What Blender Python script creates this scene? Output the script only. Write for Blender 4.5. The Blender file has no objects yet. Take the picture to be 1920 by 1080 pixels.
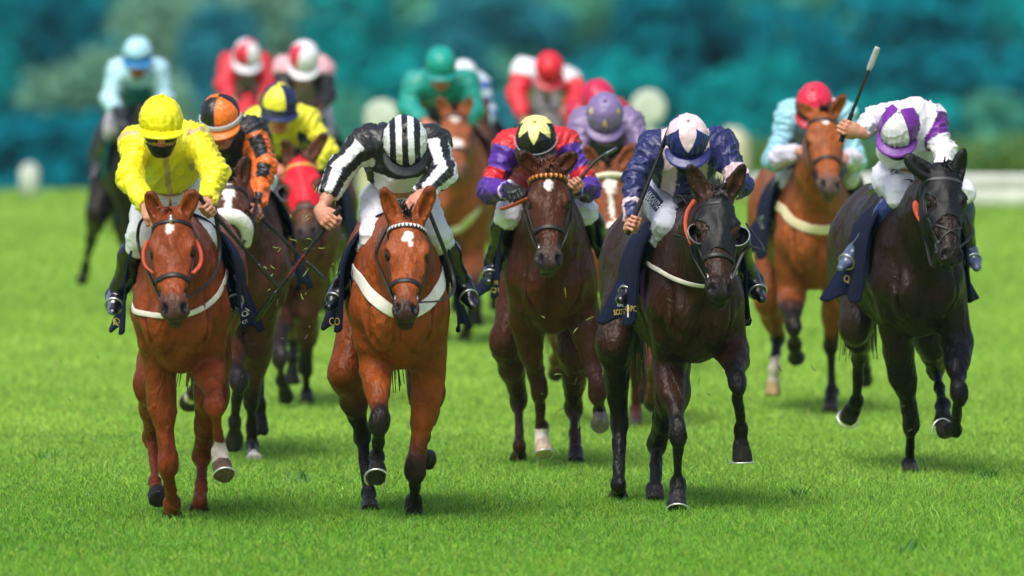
import bpy, math, random
import numpy as np
from mathutils import Vector, Matrix
from mathutils.bvhtree import BVHTree

random.seed(7)
RNG = np.random.default_rng(7)
S = bpy.context.scene
COL = S.collection

# ------------------------------------------------------------------ camera, world, sun
LENS = 400.0
FPX = 1920 * LENS / 36.0
CAMZ = 3.0
PITCH = math.atan((540 + 184) / FPX)
cam = bpy.data.cameras.new('camera')
cam.lens = LENS
cam.sensor_width = 36
cam.clip_start = 1.0
cam.clip_end = 9000
camo = bpy.data.objects.new('camera', cam)
COL.objects.link(camo)
camo.location = (0, 0, CAMZ)
camo.rotation_euler = (math.pi / 2 - PITCH, 0, 0)
cam.dof.use_dof = True
cam.dof.focus_distance = 56.6
cam.dof.aperture_fstop = 2.75
S.camera = camo

SUN_EL, SUN_AZ = math.radians(58), math.radians(200)      # azimuth measured from +Y towards +X
w = bpy.data.worlds.new('World')
S.world = w
w.use_nodes = True
nt = w.node_tree
bg = nt.nodes['Background']
sky = nt.nodes.new('ShaderNodeTexSky')
sky.sky_type = 'NISHITA'
sky.sun_disc = False
sky.sun_elevation = SUN_EL
sky.sun_rotation = SUN_AZ
sky.air_density = 1.0
sky.dust_density = 4.0
sky.ozone_density = 1.0
nt.links.new(sky.outputs[0], bg.inputs[0])
bg.inputs[1].default_value = 0.085
sl = bpy.data.lights.new('sun', 'SUN')
sl.energy = 1.5
sl.angle = math.radians(24)
sl.color = (1.0, 0.96, 0.9)
slo = bpy.data.objects.new('sun', sl)
COL.objects.link(slo)
sdir = Vector((math.sin(SUN_AZ) * math.cos(SUN_EL), math.cos(SUN_AZ) * math.cos(SUN_EL), math.sin(SUN_EL)))
slo.rotation_euler = sdir.to_track_quat('Z', 'Y').to_euler()
S.view_settings.view_transform = 'Standard'
S.view_settings.look = 'None'
S.view_settings.gamma = 1.0
S.view_settings.exposure = 1.08
S.cycles.use_denoising = True
S.cycles.max_bounces = 6
S.cycles.transparent_max_bounces = 8

# ------------------------------------------------------------------ helpers
_c, _s = math.cos(PITCH), math.sin(PITCH)


def pt(px, py, Y):
    """The point of the picture ray (px, py) at world depth Y."""
    a, b = (px - 960) / FPX, (540 - py) / FPX
    d = np.array([a, _c + b * _s, -_s + b * _c])
    return np.array([0, 0, CAMZ]) + d * (Y / d[1])


def groundY(py):
    a = pt(960, py, 1.0)
    return CAMZ / (CAMZ - a[2])


def lin(h):
    if isinstance(h, str):
        h = h.lstrip('#')
        c = [int(h[i:i + 2], 16) / 255 for i in (0, 2, 4)]
        return np.array([x / 12.92 if x <= .04045 else ((x + .055) / 1.055) ** 2.4 for x in c])
    return np.array(h, float)


def nrm(v):
    v = np.asarray(v, float)
    return v / (np.linalg.norm(v) + 1e-12)


def rot(v, ax, deg):
    ax = nrm(ax)
    t = math.radians(deg)
    v = np.asarray(v, float)
    return v * math.cos(t) + np.cross(ax, v) * math.sin(t) + ax * np.dot(ax, v) * (1 - math.cos(t))


def smooth(e0, e1, x):
    t = np.clip((x - e0) / (e1 - e0), 0, 1)
    return t * t * (3 - 2 * t)


def mix(a, b, t):
    t = np.asarray(t)[..., None]
    return np.asarray(a) * (1 - t) + np.asarray(b) * t


def vnoise(P, sc, seed=0):
    """value noise in [-1,1] at points P (N,3)"""
    Q = P * sc + seed * 17.31
    i = np.floor(Q).astype(np.int64)
    f = Q - i
    f = f * f * (3 - 2 * f)

    def h(x, y, z):
        n = (x * 374761393 + y * 668265263 + z * 1274126177 + seed * 9781) & 0x7fffffff
        n = ((n ^ (n >> 13)) * 1274126177) & 0x7fffffff
        n = n ^ (n >> 16)
        return (n & 0xffff) / 32767.5 - 1
    r = 0
    for dx in (0, 1):
        wx = f[:, 0] if dx else 1 - f[:, 0]
        for dy in (0, 1):
            wy = f[:, 1] if dy else 1 - f[:, 1]
            for dz in (0, 1):
                wz = f[:, 2] if dz else 1 - f[:, 2]
                r = r + wx * wy * wz * h(i[:, 0] + dx, i[:, 1] + dy, i[:, 2] + dz)
    return r


# ------------------------------------------------------------------ signed-distance bodies
class Field:
    def __init__(self):
        self.p = []

    def cap(self, A, B, ra, rb, k=.03, u=None, su=1.0, op=1, clip=None):
        A, B = np.array(A, float), np.array(B, float)
        m = max(ra, rb) * max(1, su) + .005
        self.p.append(('c', A, B, ra, rb, k, None if u is None else nrm(u), su, op, clip,
                       np.minimum(A, B) - m, np.maximum(A, B) + m))

    def ell(self, C, ax, r, k=.03, op=1):
        C = np.array(C, float)
        ax = np.array([nrm(a) for a in ax])
        r = np.array(r, float)
        e = np.sqrt(((ax * r[:, None]) ** 2).sum(0)) + .005
        self.p.append(('e', C, ax, r, k, op, C - e, C + e))

    def build(self, res):
        lo = np.min([q[-2] for q in self.p if (q[8] if q[0] == 'c' else q[5]) > 0], 0) - res * 3
        hi = np.max([q[-1] for q in self.p if (q[8] if q[0] == 'c' else q[5]) > 0], 0) + res * 3
        n = np.ceil((hi - lo) / res).astype(int) + 1
        V = np.full(n, 1.0, np.float32)
        g = [(lo[i] + np.arange(n[i]) * res).astype(np.float32) for i in range(3)]
        for q in self.p:
            k = q[5] if q[0] == 'c' else q[4]
            pad = k + res * 2.5
            i0 = np.clip(np.floor((q[-2] - pad - lo) / res).astype(int), 0, n)
            i1 = np.clip(np.ceil((q[-1] + pad - lo) / res).astype(int) + 1, 0, n)
            if np.any(i1 <= i0):
                continue
            X = g[0][i0[0]:i1[0]][:, None, None]
            Y = g[1][i0[1]:i1[1]][None, :, None]
            Z = g[2][i0[2]:i1[2]][None, None, :]
            if q[0] == 'c':
                _, A, B, ra, rb, k, u, su, op, clip = q[:10]
                px, py, pz = X - A[0], Y - A[1], Z - A[2]
                ba = B - A
                if u is not None:
                    pu = (px * u[0] + py * u[1] + pz * u[2]) * (1 / su - 1)
                    px, py, pz = px + pu * u[0], py + pu * u[1], pz + pu * u[2]
                    ba = ba + u * (ba @ u) * (1 / su - 1)
                t = np.clip((px * ba[0] + py * ba[1] + pz * ba[2]) / (ba @ ba + 1e-9), 0, 1)
                d = np.sqrt((px - t * ba[0]) ** 2 + (py - t * ba[1]) ** 2 + (pz - t * ba[2]) ** 2) - (ra + (rb - ra) * t)
                if u is not None and su < 1:
                    d = d * su
                if clip is not None:
                    for cp, cn in clip:
                        d = np.maximum(d, (X - cp[0]) * cn[0] + (Y - cp[1]) * cn[1] + (Z - cp[2]) * cn[2])
            else:
                _, C, ax, r, k, op = q[:6]
                px, py, pz = X - C[0], Y - C[1], Z - C[2]
                k0 = k1 = 0
                for j in range(3):
                    a = px * ax[j][0] + py * ax[j][1] + pz * ax[j][2]
                    k0 = k0 + (a / r[j]) ** 2
                    k1 = k1 + (a / r[j] ** 2) ** 2
                k0 = np.sqrt(k0)
                d = k0 * (k0 - 1) / (np.sqrt(k1) + 1e-6)
            sl_ = (slice(i0[0], i1[0]), slice(i0[1], i1[1]), slice(i0[2], i1[2]))
            a = V[sl_]
            if op > 0:
                h = np.maximum(k - np.abs(a - d), 0) / k
                V[sl_] = np.minimum(a, d) - h * h * k * .25
            else:
                h = np.maximum(k - np.abs(a + d), 0) / k
                V[sl_] = np.maximum(a, -d) + h * h * k * .25
        return nets(V, lo, res)


def nets(V, lo, res):
    Sg = V < 0
    c = np.zeros(np.array(V.shape) - 1, np.int8)
    for dx in (0, 1):
        for dy in (0, 1):
            for dz in (0, 1):
                c += Sg[dx:dx + c.shape[0], dy:dy + c.shape[1], dz:dz + c.shape[2]]
    I = np.argwhere((c > 0) & (c < 8))
    ids = np.full(c.shape, -1, np.int32)
    ids[I[:, 0], I[:, 1], I[:, 2]] = np.arange(len(I))
    corners = [(x, y, z) for x in (0, 1) for y in (0, 1) for z in (0, 1)]
    vals = {o: V[I[:, 0] + o[0], I[:, 1] + o[1], I[:, 2] + o[2]] for o in corners}
    acc = np.zeros((len(I), 3))
    cnt = np.zeros(len(I))
    for o in corners:
        for ax in range(3):
            if o[ax] == 0:
                o2 = list(o)
                o2[ax] = 1
                a, b = vals[o], vals[tuple(o2)]
                m = (a < 0) != (b < 0)
                t = a[m] / (a[m] - b[m])
                p = np.tile(np.array(o, float), (m.sum(), 1))
                p[:, ax] += t
                acc[m] += p
                cnt[m] += 1
    P = (I + acc / cnt[:, None]) * res + lo
    F = []
    for ax in range(3):
        b1, b2 = (ax + 1) % 3, (ax + 2) % 3
        s0 = [slice(None)] * 3
        s1 = [slice(None)] * 3
        s0[ax] = slice(0, -1)
        s1[ax] = slice(1, None)
        E = np.argwhere(Sg[tuple(s0)] != Sg[tuple(s1)])
        ok = (E[:, b1] > 0) & (E[:, b2] > 0) & (E[:, b1] < V.shape[b1] - 1) & (E[:, b2] < V.shape[b2] - 1)
        E = E[ok]
        qs = []
        for o1, o2 in ((-1, -1), (0, -1), (0, 0), (-1, 0)):
            e = E.copy()
            e[:, b1] += o1
            e[:, b2] += o2
            qs.append(ids[e[:, 0], e[:, 1], e[:, 2]])
        q = np.stack(qs, 1)
        ins = Sg[E[:, 0], E[:, 1], E[:, 2]]
        q[~ins] = q[~ins][:, ::-1]
        F.append(q)
    F = np.concatenate(F)
    F = F[(F >= 0).all(1)]
    return P, F


def normals(P, F):
    n = np.cross(P[F[:, 2]] - P[F[:, 0]], P[F[:, 3]] - P[F[:, 1]])
    N = np.zeros_like(P)
    for j in range(4):
        np.add.at(N, F[:, j], n)
    return N / (np.linalg.norm(N, axis=1)[:, None] + 1e-12)


# ------------------------------------------------------------------ mesh objects
def mesh_np(name, P, F, mat=None, parent=None, org=None, col=None, smooth_=True, facecol=None):
    P = np.asarray(P, float)
    if org is None and parent is not None:
        org = np.array(base_of(parent))
    if org is not None:
        P = P - np.asarray(org)
    me = bpy.data.meshes.new(name)
    me.vertices.add(len(P))
    me.vertices.foreach_set('co', P.astype(np.float32).ravel())
    F = np.asarray(F)
    k = F.shape[1]
    me.loops.add(F.size)
    me.loops.foreach_set('vertex_index', F.astype(np.int32).ravel())
    me.polygons.add(len(F))
    me.polygons.foreach_set('loop_start', np.arange(0, F.size, k, dtype=np.int32))
    me.polygons.foreach_set('loop_total', np.full(len(F), k, np.int32))
    if smooth_:
        me.polygons.foreach_set('use_smooth', np.ones(len(F), bool))
    me.update(calc_edges=True)
    me.validate()
    if col is not None:
        c4 = np.ones((len(P), 4), np.float32)
        c4[:, :3] = np.clip(col, 0, 1)
        at = me.color_attributes.new('Col', 'FLOAT_COLOR', 'POINT')
        at.data.foreach_set('color', c4.ravel())
    if facecol is not None:
        c4 = np.ones((len(F), k, 4), np.float32)
        c4[:, :, :3] = np.asarray(facecol)[:, None, :]
        at = me.color_attributes.new('Col', 'FLOAT_COLOR', 'CORNER')
        at.data.foreach_set('color', c4.ravel())
    if mat:
        me.materials.append(mat)
    o = bpy.data.objects.new(name, me)
    COL.objects.link(o)
    if parent is not None:
        o.parent = parent
        if parent.type == 'MESH':
            pass
    elif org is not None:
        o.location = org
    return o


BASE = {}


def base_of(o):
    while o.parent is not None:
        o = o.parent
    return BASE.get(o.name, tuple(o.location))


def thing(name, label, cat, loc=(0, 0, 0), group=None):
    o = bpy.data.objects.new(name, None)
    o.empty_display_size = .2
    COL.objects.link(o)
    o.location = tuple(float(x) for x in loc)
    BASE[o.name] = tuple(float(x) for x in loc)
    o['label'] = label
    o['category'] = cat
    if group:
        o['group'] = group
    return o


def tag(o, label, cat, group=None, kind=None):
    o['label'] = label
    o['category'] = cat
    if group:
        o['group'] = group
    if kind:
        o['kind'] = kind
    return o


class MB:
    """collects polygons (mixed sizes as quads) into one mesh"""
    def __init__(self):
        self.v = []
        self.f = []
        self.c = []

    def add(self, V, F, col=None):
        b = sum(len(x) for x in self.v)
        self.v.append(np.asarray(V, float))
        self.f.append(np.asarray(F) + b)
        self.c.append(np.tile(np.array([.5, .5, .5] if col is None else col, float), (len(V), 1)) if np.ndim(col) < 2 else np.asarray(col))

    def build(self, name, mat, parent=None, org=None, smooth_=True):
        return mesh_np(name, np.concatenate(self.v), np.concatenate(self.f), mat, parent, org, np.concatenate(self.c), smooth_)


def frames(pts, up=None):
    pts = np.asarray(pts, float)
    T = np.gradient(pts, axis=0)
    T /= np.linalg.norm(T, axis=1)[:, None] + 1e-9
    u = nrm(np.cross(T[0], [0.3, .2, 1.0] if up is None else up))
    U = []
    for t in T:
        u = u - t * (u @ t)
        u = nrm(u)
        U.append(u)
    U = np.array(U)
    return T, U, np.cross(T, U)


def tube(pts, r, n=8, flat=1.0, up=None, caps=True):
    """closed tube along points; r scalar or list; flat scales the second axis"""
    pts = np.asarray(pts, float)
    r = np.broadcast_to(np.asarray(r, float), (len(pts),))
    if caps:
        pts = np.vstack([pts[:1], pts, pts[-1:]])
        r = np.concatenate([[r[0] * .05], r, [r[-1] * .05]])
    q = pts.copy()
    if caps:
        q[0] -= (pts[2] - pts[1]) * .001
        q[-1] += (pts[-3] - pts[-2]) * -.001
    T, U, W = frames(q, up)
    a = np.arange(n) * 2 * math.pi / n
    V = q[:, None, :] + (np.cos(a)[None, :, None] * U[:, None, :] + np.sin(a)[None, :, None] * W[:, None, :] * flat) * r[:, None, None]
    m = len(q)
    i, j = np.meshgrid(np.arange(m - 1), np.arange(n), indexing='ij')
    j2 = (j + 1) % n
    F = np.stack([i * n + j, i * n + j2, (i + 1) * n + j2, (i + 1) * n + j], -1).reshape(-1, 4)
    return V.reshape(-1, 3), F


def resample(pts, n):
    pts = np.asarray(pts, float)
    # Catmull-Rom
    P = np.vstack([2 * pts[0] - pts[1], pts, 2 * pts[-1] - pts[-2]])
    m = len(pts) - 1
    out = []
    for t in np.linspace(0, m, n):
        i = min(int(t), m - 1)
        f = t - i
        a, b, c, d = P[i:i + 4]
        out.append(.5 * ((2 * b) + (c - a) * f + (2 * a - 5 * b + 4 * c - d) * f * f + (3 * b - a - 3 * c + d) * f ** 3))
    return np.array(out)


def ribbon(pts, nors, width, th=.006, lift=.002):
    """strap lying on a surface: box section swept along pts with outward normals"""
    pts = np.asarray(pts, float)
    N = np.asarray(nors, float)
    T = np.gradient(pts, axis=0)
    T /= np.linalg.norm(T, axis=1)[:, None] + 1e-9
    W = np.cross(T, N)
    W /= np.linalg.norm(W, axis=1)[:, None] + 1e-9
    wd = np.broadcast_to(np.asarray(width, float), (len(pts),))[:, None] * .5
    sec = [(-1, -.6), (-1, .6), (-.8, 1), (.8, 1), (1, .6), (1, -.6)]
    V = np.stack([pts + W * wd * a + N * (lift + th * (.5 + .5 * b)) for a, b in sec], 1)
    n = len(sec)
    m = len(pts)
    i, j = np.meshgrid(np.arange(m - 1), np.arange(n), indexing='ij')
    j2 = (j + 1) % n
    F = np.stack([i * n + j, i * n + j2, (i + 1) * n + j2, (i + 1) * n + j], -1).reshape(-1, 4)
    F = np.vstack([F, [[0, 1, 4, 5], [1, 2, 3, 4], [(m - 1) * n + 5, (m - 1) * n + 4, (m - 1) * n + 1, (m - 1) * n],
                       [(m - 1) * n + 4, (m - 1) * n + 3, (m - 1) * n + 2, (m - 1) * n + 1]]])
    return V.reshape(-1, 3), F


def shell(P, F, N, keep, off, close=True):
    """the part of a surface where keep is true, lifted by off, with a rim back to the surface"""
    fk = keep[F].all(1)
    G = F[fk]
    if len(G) == 0:
        return np.zeros((0, 3)), np.zeros((0, 4), int)
    used = np.unique(G)
    mp = np.full(len(P), -1)
    mp[used] = np.arange(len(used))
    G = mp[G]
    V = P[used] + N[used] * np.broadcast_to(off, (len(P),))[used][:, None]
    if close:
        E = np.concatenate([G[:, [0, 1]], G[:, [1, 2]], G[:, [2, 3]], G[:, [3, 0]]])
        key = np.sort(E, 1)
        _, inv, cnt = np.unique(key, axis=0, return_inverse=True, return_counts=True)
        inv = inv.ravel()
        B = E[cnt[inv] == 1]
        bv = np.unique(B)
        m2 = np.full(len(V), -1)
        m2[bv] = np.arange(len(bv)) + len(V)
        V = np.vstack([V, (P[used] - N[used] * .004)[bv]])
        R = np.stack([B[:, 1], B[:, 0], m2[B[:, 0]], m2[B[:, 1]]], 1)
        G = np.vstack([G, R])
    return V, G


# ------------------------------------------------------------------ materials
def node_mat(name):
    m = bpy.data.materials.new(name)
    m.use_nodes = True
    n = m.node_tree
    return m, n, n.nodes['Principled BSDF']


def attr_mat(name, rough=.5, bump=None, spec=.5, sheen=0, coat=0, var=.12, vscale=6, sss=0, tint=None, speck=None, veins=None):
    """colour from the mesh's Col attribute, gently varied by noise, with procedural bump layers (scale, strength, dist, stretch)"""
    m, n, b = node_mat(name)
    L = n.links.new
    if tint is None:
        a = n.nodes.new('ShaderNodeAttribute')
        a.attribute_name = 'Col'
        csrc = a.outputs['Color']
    else:
        a = n.nodes.new('ShaderNodeRGB')
        a.outputs[0].default_value = (*lin(tint), 1)
        csrc = a.outputs[0]
    tc = n.nodes.new('ShaderNodeTexCoord')
    nz = n.nodes.new('ShaderNodeTexNoise')
    nz.inputs['Scale'].default_value = vscale
    nz.inputs['Detail'].default_value = 5
    L(tc.outputs['Object'], nz.inputs['Vector'])
    mr = n.nodes.new('ShaderNodeMapRange')
    mr.inputs[1].default_value = .25
    mr.inputs[2].default_value = .75
    mr.inputs[3].default_value = 1 - var
    mr.inputs[4].default_value = 1 + var
    L(nz.outputs[0], mr.inputs[0])
    mx = n.nodes.new('ShaderNodeVectorMath')
    mx.operation = 'SCALE'
    L(csrc, mx.inputs[0])
    L(mr.outputs[0], mx.inputs['Scale'])
    out = mx.outputs[0]
    if speck:
        sp = n.nodes.new('ShaderNodeTexNoise')
        sp.inputs['Scale'].default_value = speck[0]
        sp.inputs['Detail'].default_value = 2
        L(tc.outputs['Object'], sp.inputs['Vector'])
        cr = n.nodes.new('ShaderNodeMapRange')
        cr.inputs[1].default_value = speck[1]
        cr.inputs[2].default_value = speck[1] + .03
        cr.inputs[3].default_value = 0
        cr.inputs[4].default_value = .8
        L(sp.outputs[0], cr.inputs[0])
        mm = n.nodes.new('ShaderNodeMix')
        mm.data_type = 'RGBA'
        L(cr.outputs[0], mm.inputs[0])
        L(out, mm.inputs[6])
        mm.inputs[7].default_value = (.05, .045, .03, 1)
        out = mm.outputs[2]
    L(out, b.inputs['Base Color'])
    b.inputs['Roughness'].default_value = rough
    b.inputs['Specular IOR Level'].default_value = spec
    b.inputs['Sheen Weight'].default_value = sheen
    b.inputs['Coat Weight'].default_value = coat
    b.inputs['Coat Roughness'].default_value = .25
    if sss:
        b.inputs['Subsurface Weight'].default_value = sss
        b.inputs['Subsurface Radius'].default_value = (.01, .004, .002)
    prev = None
    for sc, st, dist, stretch in (bump or []):
        mp = n.nodes.new('ShaderNodeMapping')
        mp.inputs['Scale'].default_value = stretch
        L(tc.outputs['Object'], mp.inputs['Vector'])
        t = n.nodes.new('ShaderNodeTexNoise')
        t.inputs['Scale'].default_value = sc
        t.inputs['Detail'].default_value = 4
        L(mp.outputs[0], t.inputs['Vector'])
        bp = n.nodes.new('ShaderNodeBump')
        bp.inputs['Strength'].default_value = st
        bp.inputs['Distance'].default_value = dist
        L(t.outputs[0], bp.inputs['Height'])
        if prev:
            L(prev.outputs[0], bp.inputs['Normal'])
        prev = bp
    for sc, st, dist in (veins or []):
        t = n.nodes.new('ShaderNodeTexNoise')
        t.inputs['Scale'].default_value = sc
        t.inputs['Detail'].default_value = 2
        mp = n.nodes.new('ShaderNodeMapping')
        mp.inputs['Scale'].default_value = (1, 1, .5)
        L(tc.outputs['Object'], mp.inputs['Vector'])
        L(mp.outputs[0], t.inputs['Vector'])
        m1 = n.nodes.new('ShaderNodeMath')
        m1.operation = 'SUBTRACT'
        m1.inputs[1].default_value = .5
        L(t.outputs[0], m1.inputs[0])
        m2 = n.nodes.new('ShaderNodeMath')
        m2.operation = 'ABSOLUTE'
        L(m1.outputs[0], m2.inputs[0])
        m3 = n.nodes.new('ShaderNodeMapRange')
        m3.interpolation_type = 'SMOOTHSTEP'
        m3.inputs[1].default_value = 0
        m3.inputs[2].default_value = .035
        m3.inputs[3].default_value = 1
        m3.inputs[4].default_value = 0
        L(m2.outputs[0], m3.inputs[0])
        bp = n.nodes.new('ShaderNodeBump')
        bp.inputs['Strength'].default_value = st
        bp.inputs['Distance'].default_value = dist
        L(m3.outputs[0], bp.inputs['Height'])
        if prev:
            L(prev.outputs[0], bp.inputs['Normal'])
        prev = bp
    if prev:
        L(prev.outputs[0], b.inputs['Normal'])
    return m


M = {}
M['coat'] = attr_mat('horse coat', .40, [(11, .7, .03, (1, 1, .5)), (34, .9, .012, (1, 1, .35)), (150, .25, .003, (1, 1, .25))], spec=.17, coat=.03, var=.32, vscale=13, speck=(58, .735), veins=[(7, .55, .006), (15, .4, .004)])
M['silk'] = attr_mat('racing silk', .42, [(12, .55, .03, (1, 1, .6)), (42, .3, .008, (1, 1, 1))], spec=.45, sheen=.1, var=.05, speck=(75, .715))
M['white_cloth'] = attr_mat('breeches cloth', .6, [(14, .5, .02, (1, 1, .7)), (55, .25, .006, (1, 1, 1))], var=.04, speck=(70, .70))
M['cap'] = attr_mat('cap silk', .38, [(26, .4, .01, (1, 1, 1)), (80, .2, .003, (1, 1, 1))], var=.05, speck=(85, .72))
M['skin'] = attr_mat('skin', .5, [(26, .35, .006, (1, 1, .6)), (90, .3, .003, (1, 1, 1))], sss=.15, var=.1, vscale=25)
M['leather'] = attr_mat('boot leather', .24, [(20, .7, .014, (1, 1, .5)), (60, .35, .004, (1, 1, 1))], coat=.45, var=.2, vscale=20)
M['strap'] = attr_mat('strap', .5, [(120, .3, .002, (1, 1, 1))], var=.15, vscale=40)
M['webbing'] = attr_mat('webbing', .75, [(160, .4, .002, (1, 1, 1))], var=.12, vscale=30)
M['felt'] = attr_mat('saddle felt', .8, [(10, .5, .02, (1, 1, 1)), (140, .3, .002, (1, 1, 1))], spec=.2, var=.2)
M['hair'] = attr_mat('horse hair', .45, None, var=.25, vscale=40)
M['fleece'] = attr_mat('fleece', .95, [(90, .9, .01, (1, 1, 1))], sheen=.3, var=.1, vscale=40)
M['hood'] = attr_mat('hood nylon', .55, [(9, .6, .02, (1, 1, .5)), (30, .4, .008, (1, 1, .5)), (110, .25, .002, (1, 1, 1))], spec=.3, var=.12)


def flat_mat(name, c, rough=.5, metal=0, spec=.5):
    m = attr_mat(name, rough, None, spec, tint=c, var=.08, vscale=30)
    m.node_tree.nodes['Principled BSDF'].inputs['Metallic'].default_value = metal
    return m


M['metal'] = flat_mat('bit metal', [.55, .55, .56], .38, .9)
M['shoe'] = flat_mat('aluminium racing plate', [.8, .8, .82], .35, .8)
M['eye'] = flat_mat('horse eye', [.012, .008, .006], .06)
M['lens'] = flat_mat('goggle lens', [.01, .01, .012], .08)
M['blackplastic'] = flat_mat('black plastic', [.012, .012, .013], .3)
M['gold_letter'] = flat_mat('gold lettering', '#d8b84e', .5)
M['white_letter'] = flat_mat('white lettering', [.8, .8, .8], .5)
# ------------------------------------------------------------------ terrain, grass, woods
def terrain_z(x, Y):
    x, Y = np.asarray(x, float), np.asarray(Y, float)
    z = -.035 * np.clip(Y - 118, 0, 170)
    z = z + .11 * np.clip(Y - 340, 0, 520)
    z = z + .02 * np.sin(x * .9 + 1) * np.sin(Y * .35) * smooth(66, 90, Y) * (Y < 118)
    return z


def build_ground():
    xs = np.concatenate([-np.geomspace(3000, 12, 22), np.linspace(-11, 11, 45), np.geomspace(12, 3000, 22)])
    ys = np.concatenate([np.linspace(-60, 30, 10), np.linspace(33, 130, 98), np.geomspace(133, 5000, 60)])
    X, Y = np.meshgrid(xs, ys, indexing='ij')
    P = np.stack([X, Y, terrain_z(X, Y)], -1).reshape(-1, 3)
    n, m = X.shape
    i, j = np.meshgrid(np.arange(n - 1), np.arange(m - 1), indexing='ij')
    F = np.stack([i * m + j, (i + 1) * m + j, (i + 1) * m + j + 1, i * m + j + 1], -1).reshape(-1, 4)
    mt, nt_, b = node_mat('turf soil')
    tc = nt_.nodes.new('ShaderNodeTexCoord')
    mp = nt_.nodes.new('ShaderNodeMapping')
    mp.inputs['Scale'].default_value = (1, .35, 1)
    nz = nt_.nodes.new('ShaderNodeTexNoise')
    nz.inputs['Scale'].default_value = 1.2
    nz.inputs['Detail'].default_value = 8
    cr = nt_.nodes.new('ShaderNodeValToRGB')
    cr.color_ramp.elements[0].color = (.14, .28, .02, 1)
    cr.color_ramp.elements[1].color = (.25, .42, .04, 1)
    cr.color_ramp.elements[0].position = .3
    cr.color_ramp.elements[1].position = .7
    nt_.links.new(tc.outputs['Object'], mp.inputs[0])
    nt_.links.new(mp.outputs[0], nz.inputs['Vector'])
    nt_.links.new(nz.outputs[0], cr.inputs[0])
    # far hillside is wooded, a duller blue green
    sx = nt_.nodes.new('ShaderNodeSeparateXYZ')
    nt_.links.new(tc.outputs['Object'], sx.inputs[0])
    mr = nt_.nodes.new('ShaderNodeMapRange')
    mr.inputs[1].default_value = 130
    mr.inputs[2].default_value = 200
    nt_.links.new(sx.outputs[1], mr.inputs[0])
    mx = nt_.nodes.new('ShaderNodeMix')
    mx.data_type = 'RGBA'
    nt_.links.new(mr.outputs[0], mx.inputs[0])
    nt_.links.new(cr.outputs[0], mx.inputs[6])
    mx.inputs[7].default_value = (.006, .05, .045, 1)
    nt_.links.new(mx.outputs[2], b.inputs['Base Color'])
    b.inputs['Roughness'].default_value = .9
    b.inputs['Specular IOR Level'].default_value = .1
    o = mesh_np('ground', P, F, mt)
    o['kind'] = 'structure'


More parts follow.
